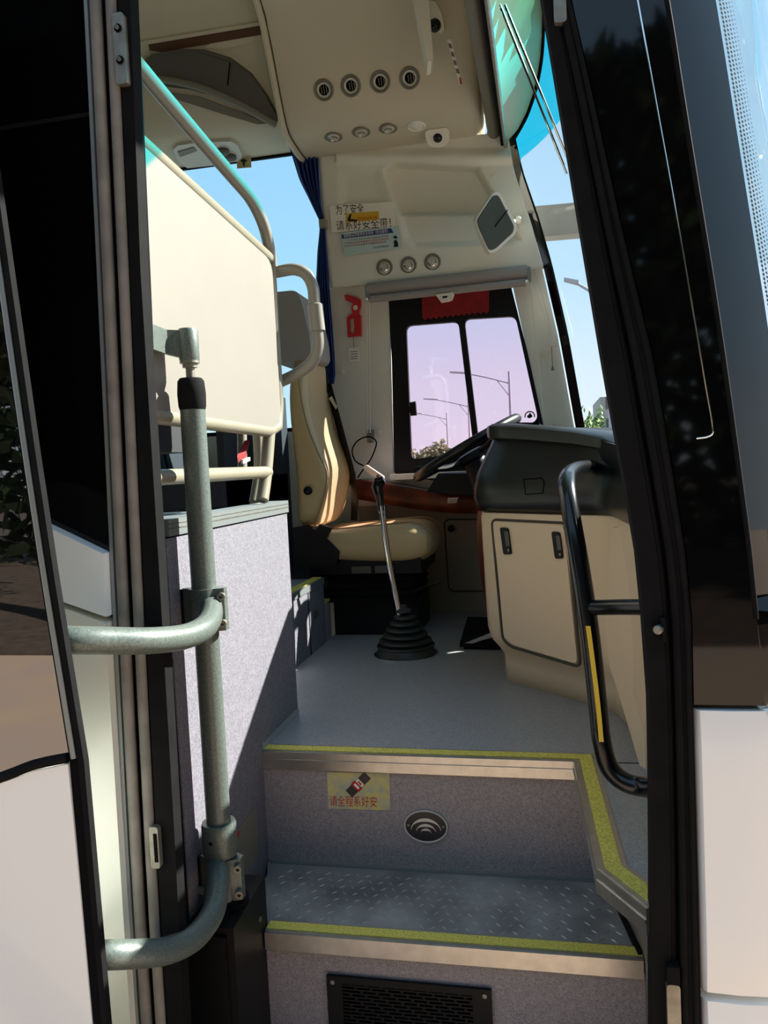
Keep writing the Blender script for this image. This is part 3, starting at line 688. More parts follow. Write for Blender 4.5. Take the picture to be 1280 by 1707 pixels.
prism('clip', [P(a, b, x=-.79) for a, b in ((405, 766), (417, 762), (417, 768), (405, 773))], (-.006, 0, 0), 'white_plastic', tz)
# dark passenger seats behind the partition
def pseat(y, lab):
    t = thing('passenger_seat', (-1.35, y, 1.53), lab, 'seat', 'passenger seats behind the partition')
    box('cushion', -1.50, -1.02, y - .20, y + .20, 1.72, 1.84, 'seat_dark', t, .03); box('pedestal', -1.45, -1.15, y - .16, y + .16, 1.53, 1.72, 'seat_dark', t, .01)
    prism('backrest', [(-1.58, y - .2, 1.80), (-1.47, y - .2, 1.80), (-1.60, y - .2, 2.26), (-1.70, y - .2, 2.26)], (0, .4, 0), 'seat_dark', t, .03)
def fseat(x, y, lab):
    t = thing('passenger_seat', (x, y, 1.19), lab, 'seat', 'passenger seats behind the driver')
    box('cushion', x, x + .48, y - .2, y + .2, 1.52, 1.64, 'seat_dark', t, .03); box('pedestal', x + .05, x + .4, y - .16, y + .16, 1.19, 1.52, 'seat_dark', t, .01)
    prism('backrest', [(x - .06, y - .2, 1.6), (x + .06, y - .2, 1.6), (x - .08, y - .2, 2.36), (x - .2, y - .2, 2.36)], (0, .4, 0), 'seat_dark', t, .03)
fseat(-1.75, 3.10, 'dark passenger seat behind the driver, on the aisle'); fseat(-1.75, 3.52, 'dark passenger seat behind the driver, by the window')
pseat(1.52, 'dark passenger seat behind the partition, nearest the door'); pseat(1.94, 'dark passenger seat behind the partition, on the aisle')

# ---- driver's seat
SY0, SY1 = 3.13, 3.58; KS = SY0 / 2.96; kz = lambda z: CZ - (CZ - z) * KS; SM = (SY0 + SY1) / 2; SH = (SY1 - SY0) / 2
ds = thing('driver_seat', (-.80, SM, ZF), 'beige leather driver seat on a black suspension base', 'seat')
bkB = [(886, 490, 528), (850, 488, 540), (815, 486, 550), (785, 484, 551), (755, 481, 537), (720, 478, 523), (680, 475, 512), (640, 472, 506), (615, 473, 506), (600, 478, 506)]
rows = []
for k, (py, pb, pf) in enumerate(bkB):
    A = P(pb, py, y=SY0); B = P(pf, py, y=SY0); z = A.z; xb, xf = A.x, B.x; bol = interp(z, [(1.4, .02), (1.6, .075), (1.75, .045), (1.95, .022), (2.1, .01)])
    sh = SH * interp(z, [(1.4, .98), (1.9, 1.0), (2.0, .92), (2.08, .72)]); r = []
    for a in range(28):
        t = 2 * math.pi * a / 28; cy_, sx_ = math.cos(t), math.sin(t); yv = SM - sh * (abs(cy_) ** .55) * (1 if cy_ > 0 else -1)
        xm = (xb + xf) / 2; h = (xf - xb) / 2; xv = xm + h * (abs(sx_) ** .5) * (1 if sx_ > 0 else -1)
        if sx_ > 0: xv -= bol * max(0, 1 - abs((yv - SM) / (sh * .78)) ** 4)
        r.append((xv, yv, z))
    rows.append(r)
zt = rows[-1][0][2]; cxm = sum(p[0] for p in rows[-1]) / 28
rows.append([(cxm + (p[0] - cxm) * .8, SM + (p[1] - SM) * .86, zt + .018) for p in rows[-1]]); rows.append([(cxm + (p[0] - cxm) * .3, SM + (p[1] - SM) * .6, zt + .026) for p in rows[-1]])
back = loft('backrest', rows, 'leather', ds)
sq = back.modifiers.new('soft', 'SUBSURF'); sq.levels = 1; sq.render_levels = 1
def backpt(z, yv, off=.003):
    x0, x1 = [(interp(z, sorted((r[0][2], max(p[0] for p in r)) for r in rows[:10]))), 0]; bol = interp(z, [(1.4, .02), (1.6, .075), (1.75, .045), (1.95, .022), (2.1, .01)])
    return (x0 - bol * max(0, 1 - abs((yv - SM) / (SH * .78)) ** 4) + off, yv, z)
for yv in (SM - .145, SM + .145): tube('seam', [backpt(z, yv, .0) for z in (1.45, 1.55, 1.65, 1.75, 1.85, 1.95, 2.03)], .004, 'stitch', back, n=3, sides=6)
for z in (1.62, 1.76, 1.9): tube('seam', [backpt(z, SM + d, .0) for d in (-.14, -.07, 0, .07, .14)], .0035, 'stitch', back, n=3, sides=6)
tube('piping', [P(pf - 7, py, y=SY0 - .001) for py, pb, pf in bkB[:9]], .004, 'stitch', back, n=3, sides=6)
lathe('side_knob', [(.018, 0), (.018, -.012), (.008, -.02), (0, -.02)], P(514, 818, y=SY0), (0, 1, 0), 'black_plastic', ds, 16)
# headrest, cut by the partition in view
hd = [P(a, b, y=SY0 + .03) for a, b in ((440, 500), (446, 488), (488, 484), (496, 487), (503, 505), (516, 560), (518, 588), (512, 597), (460, 606), (446, 600))]
prism('headrest', rounded(hd, .02), (0, .30, 0), 'leather_shaded', ds, .022, 3)
# cushion
cu = []
for xx, zt_, zb_, sh in ((-1.00, 1.40, 1.30, .95), (-.92, 1.412, 1.283, 1.0), (-.80, 1.418, 1.268, 1.0), (-.66, 1.428, 1.258, 1.0), (-.56, 1.432, 1.256, 1.0), (-.50, 1.424, 1.262, .98), (-.462, 1.400, 1.285, .92), (-.448, 1.365, 1.315, .8)):
    r = []; zm = (zt_ + zb_) / 2; h = (zt_ - zb_) / 2
    for a in range(28):
        t = 2 * math.pi * a / 28; c, s = math.cos(t), math.sin(t); yv = SM + SH * 1.02 * sh * (abs(c) ** .5) * (1 if c > 0 else -1); zv = zm + h * (abs(s) ** .55) * (1 if s > 0 else -1)
        if s > 0: zv -= .022 * max(0, 1 - abs((yv - SM) / (SH * .7)) ** 4)
        r.append((xx * KS, yv, kz(zv)))
    cu.append(r)
cus = loft('cushion', cu, 'leather', ds); sq = cus.modifiers.new('soft', 'SUBSURF'); sq.levels = 1; sq.render_levels = 1
for yv in (SM - .15, SM + .15): tube('seam', [(a * KS, yv, kz(b)) for a, b in ((-.95, 1.403), (-.8, 1.411), (-.6, 1.423), (-.52, 1.424), (-.468, 1.40), (-.45, 1.35))], .0035, 'stitch', cus, n=3, sides=6)
# recliner cover, suspension, base
prism('recliner_cover', [P(a, b, y=SY0 - .012) for a, b in ((488, 880), (508, 876), (530, 886), (552, 905), (566, 920), (560, 942), (490, 946))], (0, .05, 0), 'black_plastic', ds, .006)
prism('buckle', [P(a, b, y=SY0 - .03) for a, b in ((532, 874), (552, 880), (543, 898), (525, 888))], (0, .03, 0), 'black_plastic', ds, .003)
box('seat_pan', -1.0, -.52, SY0 + .02, SY1 - .02, 1.205, 1.27, 'black_plastic', ds, .01)
box('switch_cover', P(585, 940, y=SY0).x, P(617, 940, y=SY0).x, SY0 + .005, SY0 + .03, kz(1.235), kz(1.262), 'grey_dark', ds, .003); box('switch_cover', P(624, 940, y=SY0).x, P(655, 940, y=SY0).x, SY0 + .005, SY0 + .03, kz(1.235), kz(1.262), 'grey_dark', ds, .003)
bel = []
for k in range(9):
    f = .012 if k % 2 else 0.0; z = 1.21 - k * .016; x0, x1, y0, y1 = -.97 + f, -.55 - f, SY0 + .04 + f, SY1 - .04 - f
    bel.append([(x0, y0, z), (x1, y0, z), (x1, y1, z), (x0, y1, z)])
loft('bellows', bel, 'rubber', ds, smooth=False)
box('pedestal', -.925, -.555, SY0 + .10, SY1 - .02, ZF, 1.085, 'black_plastic', ds, .008)
tube('slide_lever', [(-.56, SY0 + .03, 1.13), (-.50, SY0 + .01, 1.15), (-.44, SY0 + .01, 1.17)], .006, 'black_pipe', ds, n=3, sides=8)
sbl = [P(a, b, y=c) for a, b, c in ((540, 640, 3.52), (546, 662, 3.52), (556, 700, 3.52), (568, 745, 3.52), (580, 790, 3.52), (585, 830, 3.52), (584, 868, 3.52))]
rows = [[p + Vector((-.022 + .016, .03, 0)), p + Vector((.016 + .02, -.02, 0)), p + Vector((.020 + .02, -.018, 0)), p + Vector((.0, .034, 0))] for p in sbl]
loft('seat_belt', rows, 'black_plastic', ds)
plate('belt_guide', [(535, 632), (545, 630), (549, 650), (543, 656), (537, 650)], 3.50, .02, 'black_plastic', ds, .003)
plate('belt_tongue', [(548, 664), (553, 660), (562, 678), (560, 683)], 3.49, .006, 'chrome', ds)

# ---- gear lever
gl = thing('gear_lever', P(677, 1094, z=ZF), 'chrome gear lever with black knob and ribbed rubber boot', 'gear lever')
gb = P(677, 1090, z=ZF); YG = gb.y
prof = [(.118, .001), (.118, .006), (.112, .012), (.105, .030), (.112, .034), (.110, .040)]
k = 0
for i in range(6):
    r0 = .100 - i * .0145; z0 = .040 + i * .0225; prof += [(r0 - .012, z0 + .002), (r0 + .002, z0 + .010), (r0, z0 + .019)]
prof += [(.014, .18), (.012, .19)]
lathe('boot', prof, gb, (0, 0, 1), 'boot_rubber', gl, 32)
lathe('boot_ring', [(.1185, 0), (.123, .001), (.123, .004), (.118, .006)], gb, (0, 0, 1), 'chrome', gl, 32)
tube('stick', [P(a, b, y=YG) for a, b in ((668, 1035), (661, 998), (652, 955), (645, 915), (639, 870), (636, 850))], .0115, 'chrome', gl, n=4, sides=14)
kp = [P(a, b, y=YG) for a, b in ((636, 858), (635, 848), (633, 828), (629, 812), (632, 803), (640, 799))]
tube('sleeve', [P(637, 856, y=YG), P(635.5, 843, y=YG)], .014, 'chrome', gl, n=1)
tube('knob', kp, .014, 'black_gloss', gl, n=1, sides=14, radii=[.011, .013, .016, .022, .023, .013])

# ---- pedal
pd = thing('accelerator_pedal', P(800, 1078, z=ZF), 'black rubber pedal on the floor beside the beige cabinet', 'pedal')
q = P(800, 1080, z=ZF)
prism('pad', [(q.x - .075, q.y - .03, ZF + .01), (q.x + .09, q.y - .05, ZF + .01), (q.x + .09, q.y + .14, ZF + .075), (q.x - .06, q.y + .16, ZF + .075)], (0, 0, .016), 'rubber', pd, .004)
prism('base', [(q.x - .06, q.y - .02, ZF), (q.x + .08, q.y - .03, ZF), (q.x + .08, q.y + .13, ZF), (q.x - .05, q.y + .15, ZF)], (0, 0, .02), 'rubber', pd)

# ---- side console under the driver's window (wood trim)
sc_ = thing('side_console', (-.6, 3.6, ZF), 'grey side console with a glossy wood trim band beneath the driver window', 'console')
wt = [(594, 799, 3.62), (640, 806, 3.62), (700, 817, 3.60), (760, 826, 3.50), (803, 830, 3.28)]; wb = [(593, 832, 3.62), (640, 840, 3.62), (700, 850, 3.60), (760, 856, 3.50), (806, 856, 3.28)]
rows = []
T = smooth_path([P(a, b, y=c) for a, b, c in wt], 5); Bt = smooth_path([P(a, b, y=c) for a, b, c in wb], 5)
for a, b in zip(T, Bt):
    r = [a + Vector((.015, .02, 0)), a]
    for k in (.2, .5, .8): r.append(a.lerp(b, k) + Vector((0, -.016 * (1 - abs(2 * k - 1) ** 2) - .004, 0)))
    r += [b, b + Vector((.015, .02, 0))]; rows.append(r)
loft('wood_trim', rows, 'wood', sc_)
rows = [[a + Vector((.01, .015, .002)), (a.x + .02, 3.745, a.z + .002), (a.x + .02, 3.745, b.z + .006), b + Vector((.01, .015, .006))] for a, b in zip(T, Bt)]
loft('shelf', rows, 'grey_plastic', sc_)
dq = rounded([P(a, b, y=3.738) for a, b in ((740, 866), (830, 866), (830, 985), (748, 985))], .03)
prism('cabinet_door', dq, (0, .01, 0), 'cab_panel', sc_, .004)
tube('door_gap', [p + Vector((0, -.001, 0)) for p in dq], .004, 'groove', sc_, n=1, sides=6, closed=True)
lathe('knob', [(.016, 0), (.016, -.012), (.010, -.016), (0, -.016)], P(752, 881, y=3.736), (0, 1, 0), 'black_plastic', sc_, 16)
lb = thing('caution_label', P(759, 838, y=3.475), 'small white label stuck on the wood trim', 'label')
prism('label_plate', rounded(PX([(746, 830), (770, 829), (770, 838), (746, 839)], y=3.474), .005), (0, .006, 0), 'paper', lb)
prism('print_line', PX([(748, 833), (768, 832), (768, 833), (748, 834)], y=3.4735), (0, .0004, 0), 'ink_grey', lb); prism('print_line', PX([(748, 836), (766, 835), (766, 836), (748, 837)], y=3.4735), (0, .0004, 0), 'ink_grey', lb)
hs = thing('handset', P(625, 800, y=3.5), 'white handheld control with a black coiled cable resting on the wood trim', 'handset')
prism('body', rounded([P(a, b, y=3.57) for a, b in ((604, 780), (609, 774), (640, 795), (637, 801), (630, 801))], .01), (0, .03, 0), 'white_plastic', hs, .004)
lathe('button', [(.008, 0), (.008, -.003), (0, -.003)], P(630, 794, y=3.568), (0, 1, 0), 'grey_dark', hs, 10)
tube('cable', [P(a, b, y=3.66) for a, b in ((607, 777), (592, 768), (587, 750), (596, 735), (612, 728), (624, 732), (627, 742), (618, 765), (603, 786), (596, 797))], .0035, 'rubber_deep', hs, n=6, sides=8)

# ---- steering wheel and column
WC = P(778, 747, y=3.22); WN = Vector((-.470, -.02, .883)).normalized(); WU = Vector((.883, 0, .470)).normalized(); WV = WN.cross(WU).normalized()
sw = thing('steering_wheel', WC, 'large black steering wheel seen edge-on above the wood trim', 'steering wheel')
tube('rim', [WC + (WU * math.cos(2 * math.pi * k / 48) + WV * math.sin(2 * math.pi * k / 48)) * .235 for k in range(48)], .0195, 'black_dash', sw, sides=12, closed=True)
lathe('hub', [(.05, -.06), (.075, -.05), (.07, -.025), (.04, -.018), (0, -.016)], WC, WN, 'black_plastic', sw, 24)
for k in range(4):
    a = math.radians(45 + 90 * k); d = WU * math.cos(a) + WV * math.sin(a)
    tube('spoke', [WC + d * .06 - WN * .04, WC + d * .15 - WN * .03, WC + d * .225], .012, 'black_plastic', sw, n=3, sides=8)
CE = WC - WN * .34
col = tube('column', [WC - WN * .05, WC - WN * .16, CE], .05, 'black_plastic', sw, n=1, sides=16, radii=[.045, .065, .07])
tube('stalk', [WC - WN * .08 + Vector((0, .03, 0)), P(715, 782, y=3.34), P(696, 783, y=3.36)], .009, 'black_plastic', sw, n=3, sides=10)
lathe('stalk_tip', [(.014, 0), (.016, .01), (.014, .03), (0, .032)], P(703, 783, y=3.355), (-1, 0, 0), 'black_plastic', sw, 12)

# ---- dashboard
db = thing('dashboard', (.1, 2.4, ZF), 'black moulded dashboard over a beige cabinet with two black latches', 'dashboard')
DPATH = [(-.10, 3.05), (-.150, 2.75), (-.158, 2.60), (-.146, 2.530), (.0, 2.392), (.10, 2.297), (.165, 2.215), (.186, 2.12), (.198, 1.9), (.200, 1.6), (.205, 1.37)]
def subd(path, n=4):
    out = []
    for a, b in zip(path, path[1:]):
        for k in range(n): out.append((a[0] + (b[0] - a[0]) * k / n, a[1] + (b[1] - a[1]) * k / n))
    return out + [path[-1]]
DP = subd(DPATH, 3); NDP = len(DP)
arc = [0]
for a, b in zip(DP, DP[1:]): arc.append(arc[-1] + math.hypot(b[0] - a[0], b[1] - a[1]))
def drop(i):
    return interp(DP[i][1], [(1.3, .115), (1.9, .105), (2.15, .085), (2.3, .045), (2.45, .015), (2.55, 0)])
def shell(levels, lo, hi):
    """rows along the path for each (z, outward offset)"""
    rows = []
    for z, off in levels:
        p = offset_path(DP, -off); r = []
        for i in range(lo, hi):
            zz_ = z - drop(i) * max(0, (z - 1.50) / .27) if z > 1.5 else z
            near = interp(DP[i][1], [(1.4, .25), (2.15, .35), (2.3, 1), (3, 1)])
            r.append((DP[i][0] + (p[i][0] - DP[i][0]) * (near if off > 0 else 1), DP[i][1] + (p[i][1] - DP[i][1]) * (near if off > 0 else 1), zz_))
        rows.append(r)
    return rows
beige = [(ZF, .0), (ZF + .06, .0), (1.015, .003), (1.045, .022), (1.075, .046), (1.10, .052), (1.25, .058), (1.40, .062), (1.47, .062), (1.487, .058), (1.492, .045)]
o = loft('cabinet', shell(beige, 0, NDP), 'beige', db, closed=False, caps=False)
s = o.modifiers.new('thickness', 'SOLIDIFY'); s.thickness = .012; s.offset = -1
blk = [(1.488, .040), (1.494, .060), (1.508, .074), (1.535, .082), (1.57, .080), (1.61, .068), (1.66, .044), (1.70, .022), (1.722, .012), (1.724, .020), (1.728, .028), (1.745, .030), (1.766, .028), (1.772, .015), (1.773, -.06), (1.768, -.14)]
o = loft('dash_moulding', shell(blk, 0, NDP), 'black_dash', db, closed=False, caps=False)
# dash top reaching to the windscreen
rows = []
for i in range(21):
    y = 1.30 + (3.74 - 1.30) * i / 20; x0 = interp(y, [(1.3, .19), (2.1, .18), (2.3, .12), (2.55, -.03), (2.75, 0), (3.1, .0), (3.74, .0)]); zt_ = interp(y, [(1.3, 1.655), (2.1, 1.675), (2.4, 1.73), (2.55, 1.755), (2.7, 1.745), (2.85, 1.69), (3.74, 1.675)])
    rows.append([(x0, y, zt_ - .06), (x0, y, zt_), (FX(y, 1.68) - .03, y, zt_ - .03), (FX(y, 1.68) - .03, y, zt_ - .09)])
loft('dash_top', rows, 'black_plastic', db)
prism('binnacle', [(x, 3.32, z) for x, z in ((-.51, 1.532), (-.455, 1.61), (-.33, 1.605), (-.2, 1.615), (0, 1.63), (.2, 1.64), (.2, 1.25), (-.14, 1.25), (-.2, 1.50), (-.40, 1.52))], (0, .40, 0), 'black_plastic', db, .01)
box('binnacle_hood', -.10, .1, 2.85, 3.7, 1.60, 1.665, 'black_plastic', db, .015)
# cabinet door, laid out on the diagonal face
fa, fb = Vector((DPATH[3][0], DPATH[3][1], 0)), Vector((DPATH[5][0], DPATH[5][1], 0)); fd = (fb - fa).normalized(); fn = Vector((-fd.y, fd.x, 0)); fn = fn if fn.y < 0 else -fn
fpt = fa + fn * .060
def onface(pix, off=0.0): return [PL(a, b, fpt + fn * off, fn) for a, b in pix]
dr = rounded(onface([(820, 866), (945, 872), (968, 1112), (852, 1078), (838, 1066)], .0), .022)
tube('door_gap', [p + fn * .001 for p in dr], .0045, 'groove', db, n=1, sides=8, closed=True)
door = prism('cabinet_door', [p + fn * -.006 for p in rounded(onface([(824, 870), (941, 876), (964, 1107), (854, 1074), (841, 1062)]), .02)], fn * .010, 'beige', db, .003)
for a, b in ((845, 900), (931, 907)):
    hp = rounded(onface([(a - 10, b - 21), (a + 3, b - 20), (a + 9, b + 24), (a - 4, b + 24)], .004), .008)
    h = prism('latch', [p for p in hp], fn * .006, 'black_plastic', door, .003)
    ip = onface([(a - 4, b - 14), (a + 2, b - 14), (a + 5, b + 10), (a - 1, b + 10)], .0102)
    prism('latch_lever', ip, fn * .002, 'grey_dark', h)
    lathe('latch_lock', [(.004, 0), (.004, .003), (0, .003)], onface([(a + 3, b + 17)], .010)[0], fn, 'steel', h, 8)
# wood edge on the driver side of the cabinet
we = [(799, 852), (797, 880), (799, 920), (804, 960), (811, 1000), (816, 1030)]
rows = [[P(a - 3, b, y=2.60), P(a + 6, b, y=2.56), P(a + 6, b, y=2.66), P(a - 3, b, y=2.66)] for a, b in we]
loft('wood_edge', rows, 'wood', db)
# knock-out panel scored in the dash face
ko = onface([(873, 799), (903, 797), (907, 803), (905, 822), (876, 824)], .055)
tube('scored_panel', [p for p in ko], .0022, 'rubber_deep', db, n=1, sides=6, closed=True)
# step-side leg and slot of the passenger end
rows = []
for a, b, w_ in ((1020, 880, 5), (1012, 960, 12), (1008, 1050, 18), (1016, 1110, 22), (1032, 1160, 24), (1050, 1220, 20), (1064, 1270, 14), (1074, 1300, 10)):
    c0 = P(a, b, y=interp(b, [(880, 2.05), (1110, 2.0), (1300, 1.82)])); c1 = P(a + w_ + 30, b, y=interp(b, [(880, 1.9), (1300, 1.75)]))
    rows.append([c0, c1, c1 + Vector((.05, .05, 0)), c0 + Vector((.05, .08, 0))])
loft('end_panel', rows, 'beige', db)

# ---- black grab rail by the door
gr = thing('grab_rail', P(1075, 1312, y=1.36), 'black bent grab rail with a yellow grip strip beside the door frame', 'grab rail')
gp = [(992, 776, 2.30), (966, 780, 1.95), (950, 789, 1.68), (945, 806, 1.52), (952, 860, 1.46), (968, 950, 1.43), (984, 1060, 1.41), (997, 1180, 1.40), (1003, 1235, 1.39), (1015, 1278, 1.385), (1040, 1303, 1.375), (1075, 1312, 1.36), (1120, 1314, 1.30)]
tube('rail', ar(gp), .0168, 'black_pipe', gr, n=5, sides=18)
tube('cross_bar', ar([(982, 1013, 1.415), (1030, 1012, 1.38), (1090, 1012, 1.31)]), .0135, 'black_pipe', gr, n=3, sides=14)
rows = []
for a, b, c in ((980, 1040, 1.413), (986, 1085, 1.409), (993, 1140, 1.404), (998, 1185, 1.400), (1002, 1230, 1.393)):
    p = P(a, b, y=c); n_ = Vector((-.05, -1, 0)).normalized(); s_ = Vector((1, -.05, 0)); c_ = p + n_ * .0205
    rows.append([c_ - s_ * .004, c_ + s_ * .004, c_ + s_ * .004 - n_ * .010, c_ - s_ * .004 - n_ * .010])
loft('grip_strip', rows, 'yellow_tape', gr)

# ---- riser sticker, emblem and grille
YR = 1.8615
def mm(o, ex, ey, L): return [Vector(o) + Vector(ex) * a + Vector(ey) * b for a, b in L]
stk = thing('belt_sticker', P(598, 1350, y=YR - .001), 'worn yellow seat-belt sticker with red writing on the upper step riser', 'sticker')
c = PX([(545, 1287), (649, 1289), (651, 1351), (547, 1348)], y=YR - .0012); prism('film', rounded(c, .005), (0, .001, 0), 'sticker_worn', stk)
ex = (c[1] - c[0]).normalized(); ey = (c[0] - c[3]).normalized()
lettering('red_writing', '请全程系好安', P(550, 1342, y=YR - .0016), ex, ey, .030, 'ink_red', stk, width=(P(628, 1342, y=YR) - P(550, 1342, y=YR)).length)
ctr = P(597, 1308, y=YR - .0018); dx = (ex * .72 + ey * .72).normalized(); dy = (ey - ex).normalized()
def bar(nm, u0, u1, v, m, off=0): prism(nm, [ctr + dx * a + dy * b + Vector((0, -off, 0)) for a, b in ((u0, -v), (u1, -v), (u1, v), (u0, v))], (0, .0004, 0), m, stk)
bar('belt_half', -.036, -.012, .012, 'navy'); bar('belt_half', .012, .036, .012, 'navy'); bar('buckle_mark', -.013, .001, .014, 'ink_red', .0003); bar('buckle_mark', -.009, -.003, .008, 'paper', .0006); bar('tongue_mark', .002, .010, .010, 'paper', .0003); bar('tongue_mark', .004, .008, .006, 'ink_red', .0006)
em = thing('oval_emblem', P(710, 1405, y=YR), 'oval navy badge with chrome rim and three nested arcs on the step riser', 'emblem')
ec = P(710, 1377, y=YR); A_, B_ = .0535, .040
ell = lambda k, n=40, off=0: [ec + Vector((A_ * k * math.cos(2 * math.pi * i / n), -off, B_ * k * math.sin(2 * math.pi * i / n))) for i in range(n)]
prism('plaque', ell(1.0), (0, -.003, 0), 'navy', em); tube('rim', ell(1.0, 40, .003), .0024, 'silver', em, closed=True, sides=8)
for R_, zc_, wd_ in ((.036, -.014, .0052), (.0235, -.016, .0045), (.0125, -.017, .0035)):
    out = [ec + Vector((R_ * 1.08 * math.cos(math.radians(a)), -.004, zc_ + R_ * .98 * math.sin(math.radians(a)))) for a in range(8, 173, 8)]
    inn = [ec + Vector((R_ * 1.04 * math.cos(math.radians(a)), -.004, zc_ - .0 + (R_ * .98 - wd_ * 1.6 * math.sin(math.radians(a))) * math.sin(math.radians(a)))) for a in range(172, 7, -8)]
    prism('arc', out + inn, (0, .0015, 0), 'silver', em)
for s_ in (-1, 1): lathe('screw', [(.003, 0), (.003, -.002), (0, -.002)], ec + Vector((s_ * .044, -.003, .002)), (0, 1, 0), 'steel', em, 10)
gg = thing('heater_grille', (-.33, 1.575, .40), 'dark grey slotted heater grille in the lower step riser', 'grille')
YG2 = 1.572; x0, x1, zt_ = -.510, -.152, .548
bm = bmesh.new(); fe = []
ring('frame', [(x0, 0, .40), (x1, 0, .40), (x1, 0, zt_), (x0, 0, zt_)], [[(x0 + .035, 0, .415), (x1 - .04, 0, .415), (x1 - .04, 0, zt_ - .015), (x0 + .035, 0, zt_ - .015)]], YG2 - .008, .008, 'black_plastic', gg)
bm.free()
box('backing', x0 + .02, x1 - .02, YG2 - .001, YG2 + .002, .41, zt_ - .01, 'rubber_deep', gg)
zc0 = zt_ - .0165; k = 0
while zc0 > .42:
    box('slat', x0 + .034, x1 - .039, YG2 - .006, YG2 - .001, zc0 - .0052, zc0 - .0018, 'black_plastic', gg); zc0 -= .0082; k += 1
bm = bmesh.new(); zc0 = zt_ - .0165; k = 0
while zc0 > .42:
    xx = x0 + .05 + (k % 3) * .012
    while xx < x1 - .045: a_box(bm, xx, xx + .006, YG2 - .0055, YG2 - .001, zc0 - .0022, zc0 + .0034); xx += .034
    zc0 -= .0082; k += 1
tag(obj('bridge', bm, 'black_plastic', gg), kind='stuff')
for xx, z in ((x0 + .014, zt_ - .013), (x1 - .014, zt_ - .013)): lathe('screw', [(.005, 0), (.005, -.002), (.0, -.002)], (xx, YG2 - .008, z), (0, 1, 0), 'steel', gg, 10)
nt_ = thing('notice_plate', P(412, 1450, x=-.745), 'faded clear notice plate with red print at the bottom of the grey wall', 'notice')
c = [P(a, b, x=-.7445) for a, b in ((392, 1388), (427, 1343), (431, 1432), (394, 1460))]; prism('sheet', c, (-.0012, 0, 0), 'grey_plastic', nt_)
prism('red_mark', [P(a, b, x=-.744) for a, b in ((395, 1389), (399, 1384), (400, 1391), (396, 1396))], (-.0005, 0, 0), 'ink_red', nt_)

# ---- round air outlets on the duct face (a part-open row above, lamps below)
def outlet(px, py, lab, i):
    c = PL(px, py, *DUCT); n = DUCT[1]; t = thing('air_vent', c, lab, 'air vent', 'air vents in the overhead duct')
    lathe('bezel', [(.044, 0), (.044, .004), (.039, .008), (.034, .004), (.032, -.004)], c, n, 'grey_plastic', t, 28)
    lathe('inner_ring', [(.032, .001), (.030, .006), (.022, .003), (.021, .0005)], c, n, 'lens', t, 28)
    lathe('throat', [(.0215, .0012), (.0215, .0022), (0, .0022)], c, n, 'void', t, 20)
    u = n.cross(Vector((1, 0, 0))).normalized(); e = Vector((1, 0, 0))
    for k in (-1, 0, 1):
        h = .018 - abs(k) * .004; p = c + e * (k * .011 + (.004 if i else .0)) + n * .003
        prism('vane', [p + u * -h, p + u * h, p + u * h + e * .0028, p + u * -h + e * .0028], n * .004, 'grey_plastic', t)
names = ['leftmost', 'second from the left', 'third from the left', 'rightmost']
for i, (px, py) in enumerate(((540, 150), (585, 143), (634, 136), (683, 130))): outlet(px, py, '%s of the four round air vents high in the overhead duct' % names[i], i)
def spot(px, py, plane, lab, grp, plain=False, r=.042, yw=None):
    c = P(px, py, y=yw) if yw else PL(px, py, *plane); n = Vector((0, -1, -.12)).normalized() if yw else plane[1]
    t = thing('spot_lamp', c, lab, 'lamp', grp)
    lathe('bezel', [(r, -.002), (r, .003), (r * .88, .007), (r * .74, .004), (r * .72, .0)], c, n, 'wall_trim' if plain else 'grey_plastic', t, 26)
    lathe('lens', [(r * .72, .001), (r * .66, .006), (r * .3, .012), (0, .013)], c, n, 'wall_trim' if plain else 'lens', t, 24)
    if not plain: lathe('inner_ring', [(r * .5, .008), (r * .5, .013), (r * .42, .014), (r * .40, .010)], c, n, 'chrome', t, 20)
for i, (px, py) in enumerate(((556, 228), (602, 220), (647, 214))): spot(px, py, LOW, '%s of the three round lamps under the overhead duct' % ['left', 'middle', 'right'][i], 'lamps under the duct')
spot(694, 210, LOW, 'blank round cap beside the dome camera', 'lamps under the duct', True)
for i, (px, py) in enumerate(((641, 446), (681, 442), (721, 437))): spot(px, py, None, '%s of the three round lamps above the driver window shade' % ['left', 'middle', 'right'][i], 'lamps above the window', r=.040, yw=3.700)
def dome(px, py, plane, lab, s=1.0):
    c = PL(px, py, *plane); n = plane[1]; t = thing('dome_camera', c, lab, 'camera')
    u = n.cross(Vector((1, 0, 0))).normalized(); u = u if u.z < 0 or u.y > 0 else -u; e = Vector((1, 0, 0))
    oval = rounded([c + e * (-.052 * s) - u * .02 * s, c + e * (.052 * s) - u * .02 * s, c + e * (.045 * s) + u * .04 * s, c + e * (.015 * s) + u * .055 * s, c + e * (-.015 * s) + u * .055 * s, c + e * (-.045 * s) + u * .04 * s], .025 * s)
    prism('housing', [p - n * .004 for p in oval], n * .042 * s, 'white_plastic', t, .008)
    k = c + u * .016 * s + n * .038 * s
    lathe('lens_ring', [(.019 * s, -.004), (.018 * s, .004), (.015 * s, .004)], k, n, 'rubber', t, 20)
    lathe('lens', [(.0155 * s, .002), (.013 * s, .010), (.007 * s, .014), (0, .015)], k, n, 'lens_dark', t, 20)
DOMEP = (PL(729, 224, *LOW) , Vector((.05, -.72, -.69)).normalized())
dome(729, 217, DOMEP, 'white dome camera under the overhead duct at the front', 1.1)
c = PL(735, 30, *DUCT); t = thing('dome_camera', c, 'white dome camera half hidden behind the cream visor board', 'camera')
prism('housing', rounded([PL(a, b, *DUCT) for a, b in ((716, 0), (727, 2), (738, 25), (742, 48), (738, 56), (722, 52))], .015), DUCT[1] * .03, 'white_plastic', t, .006)
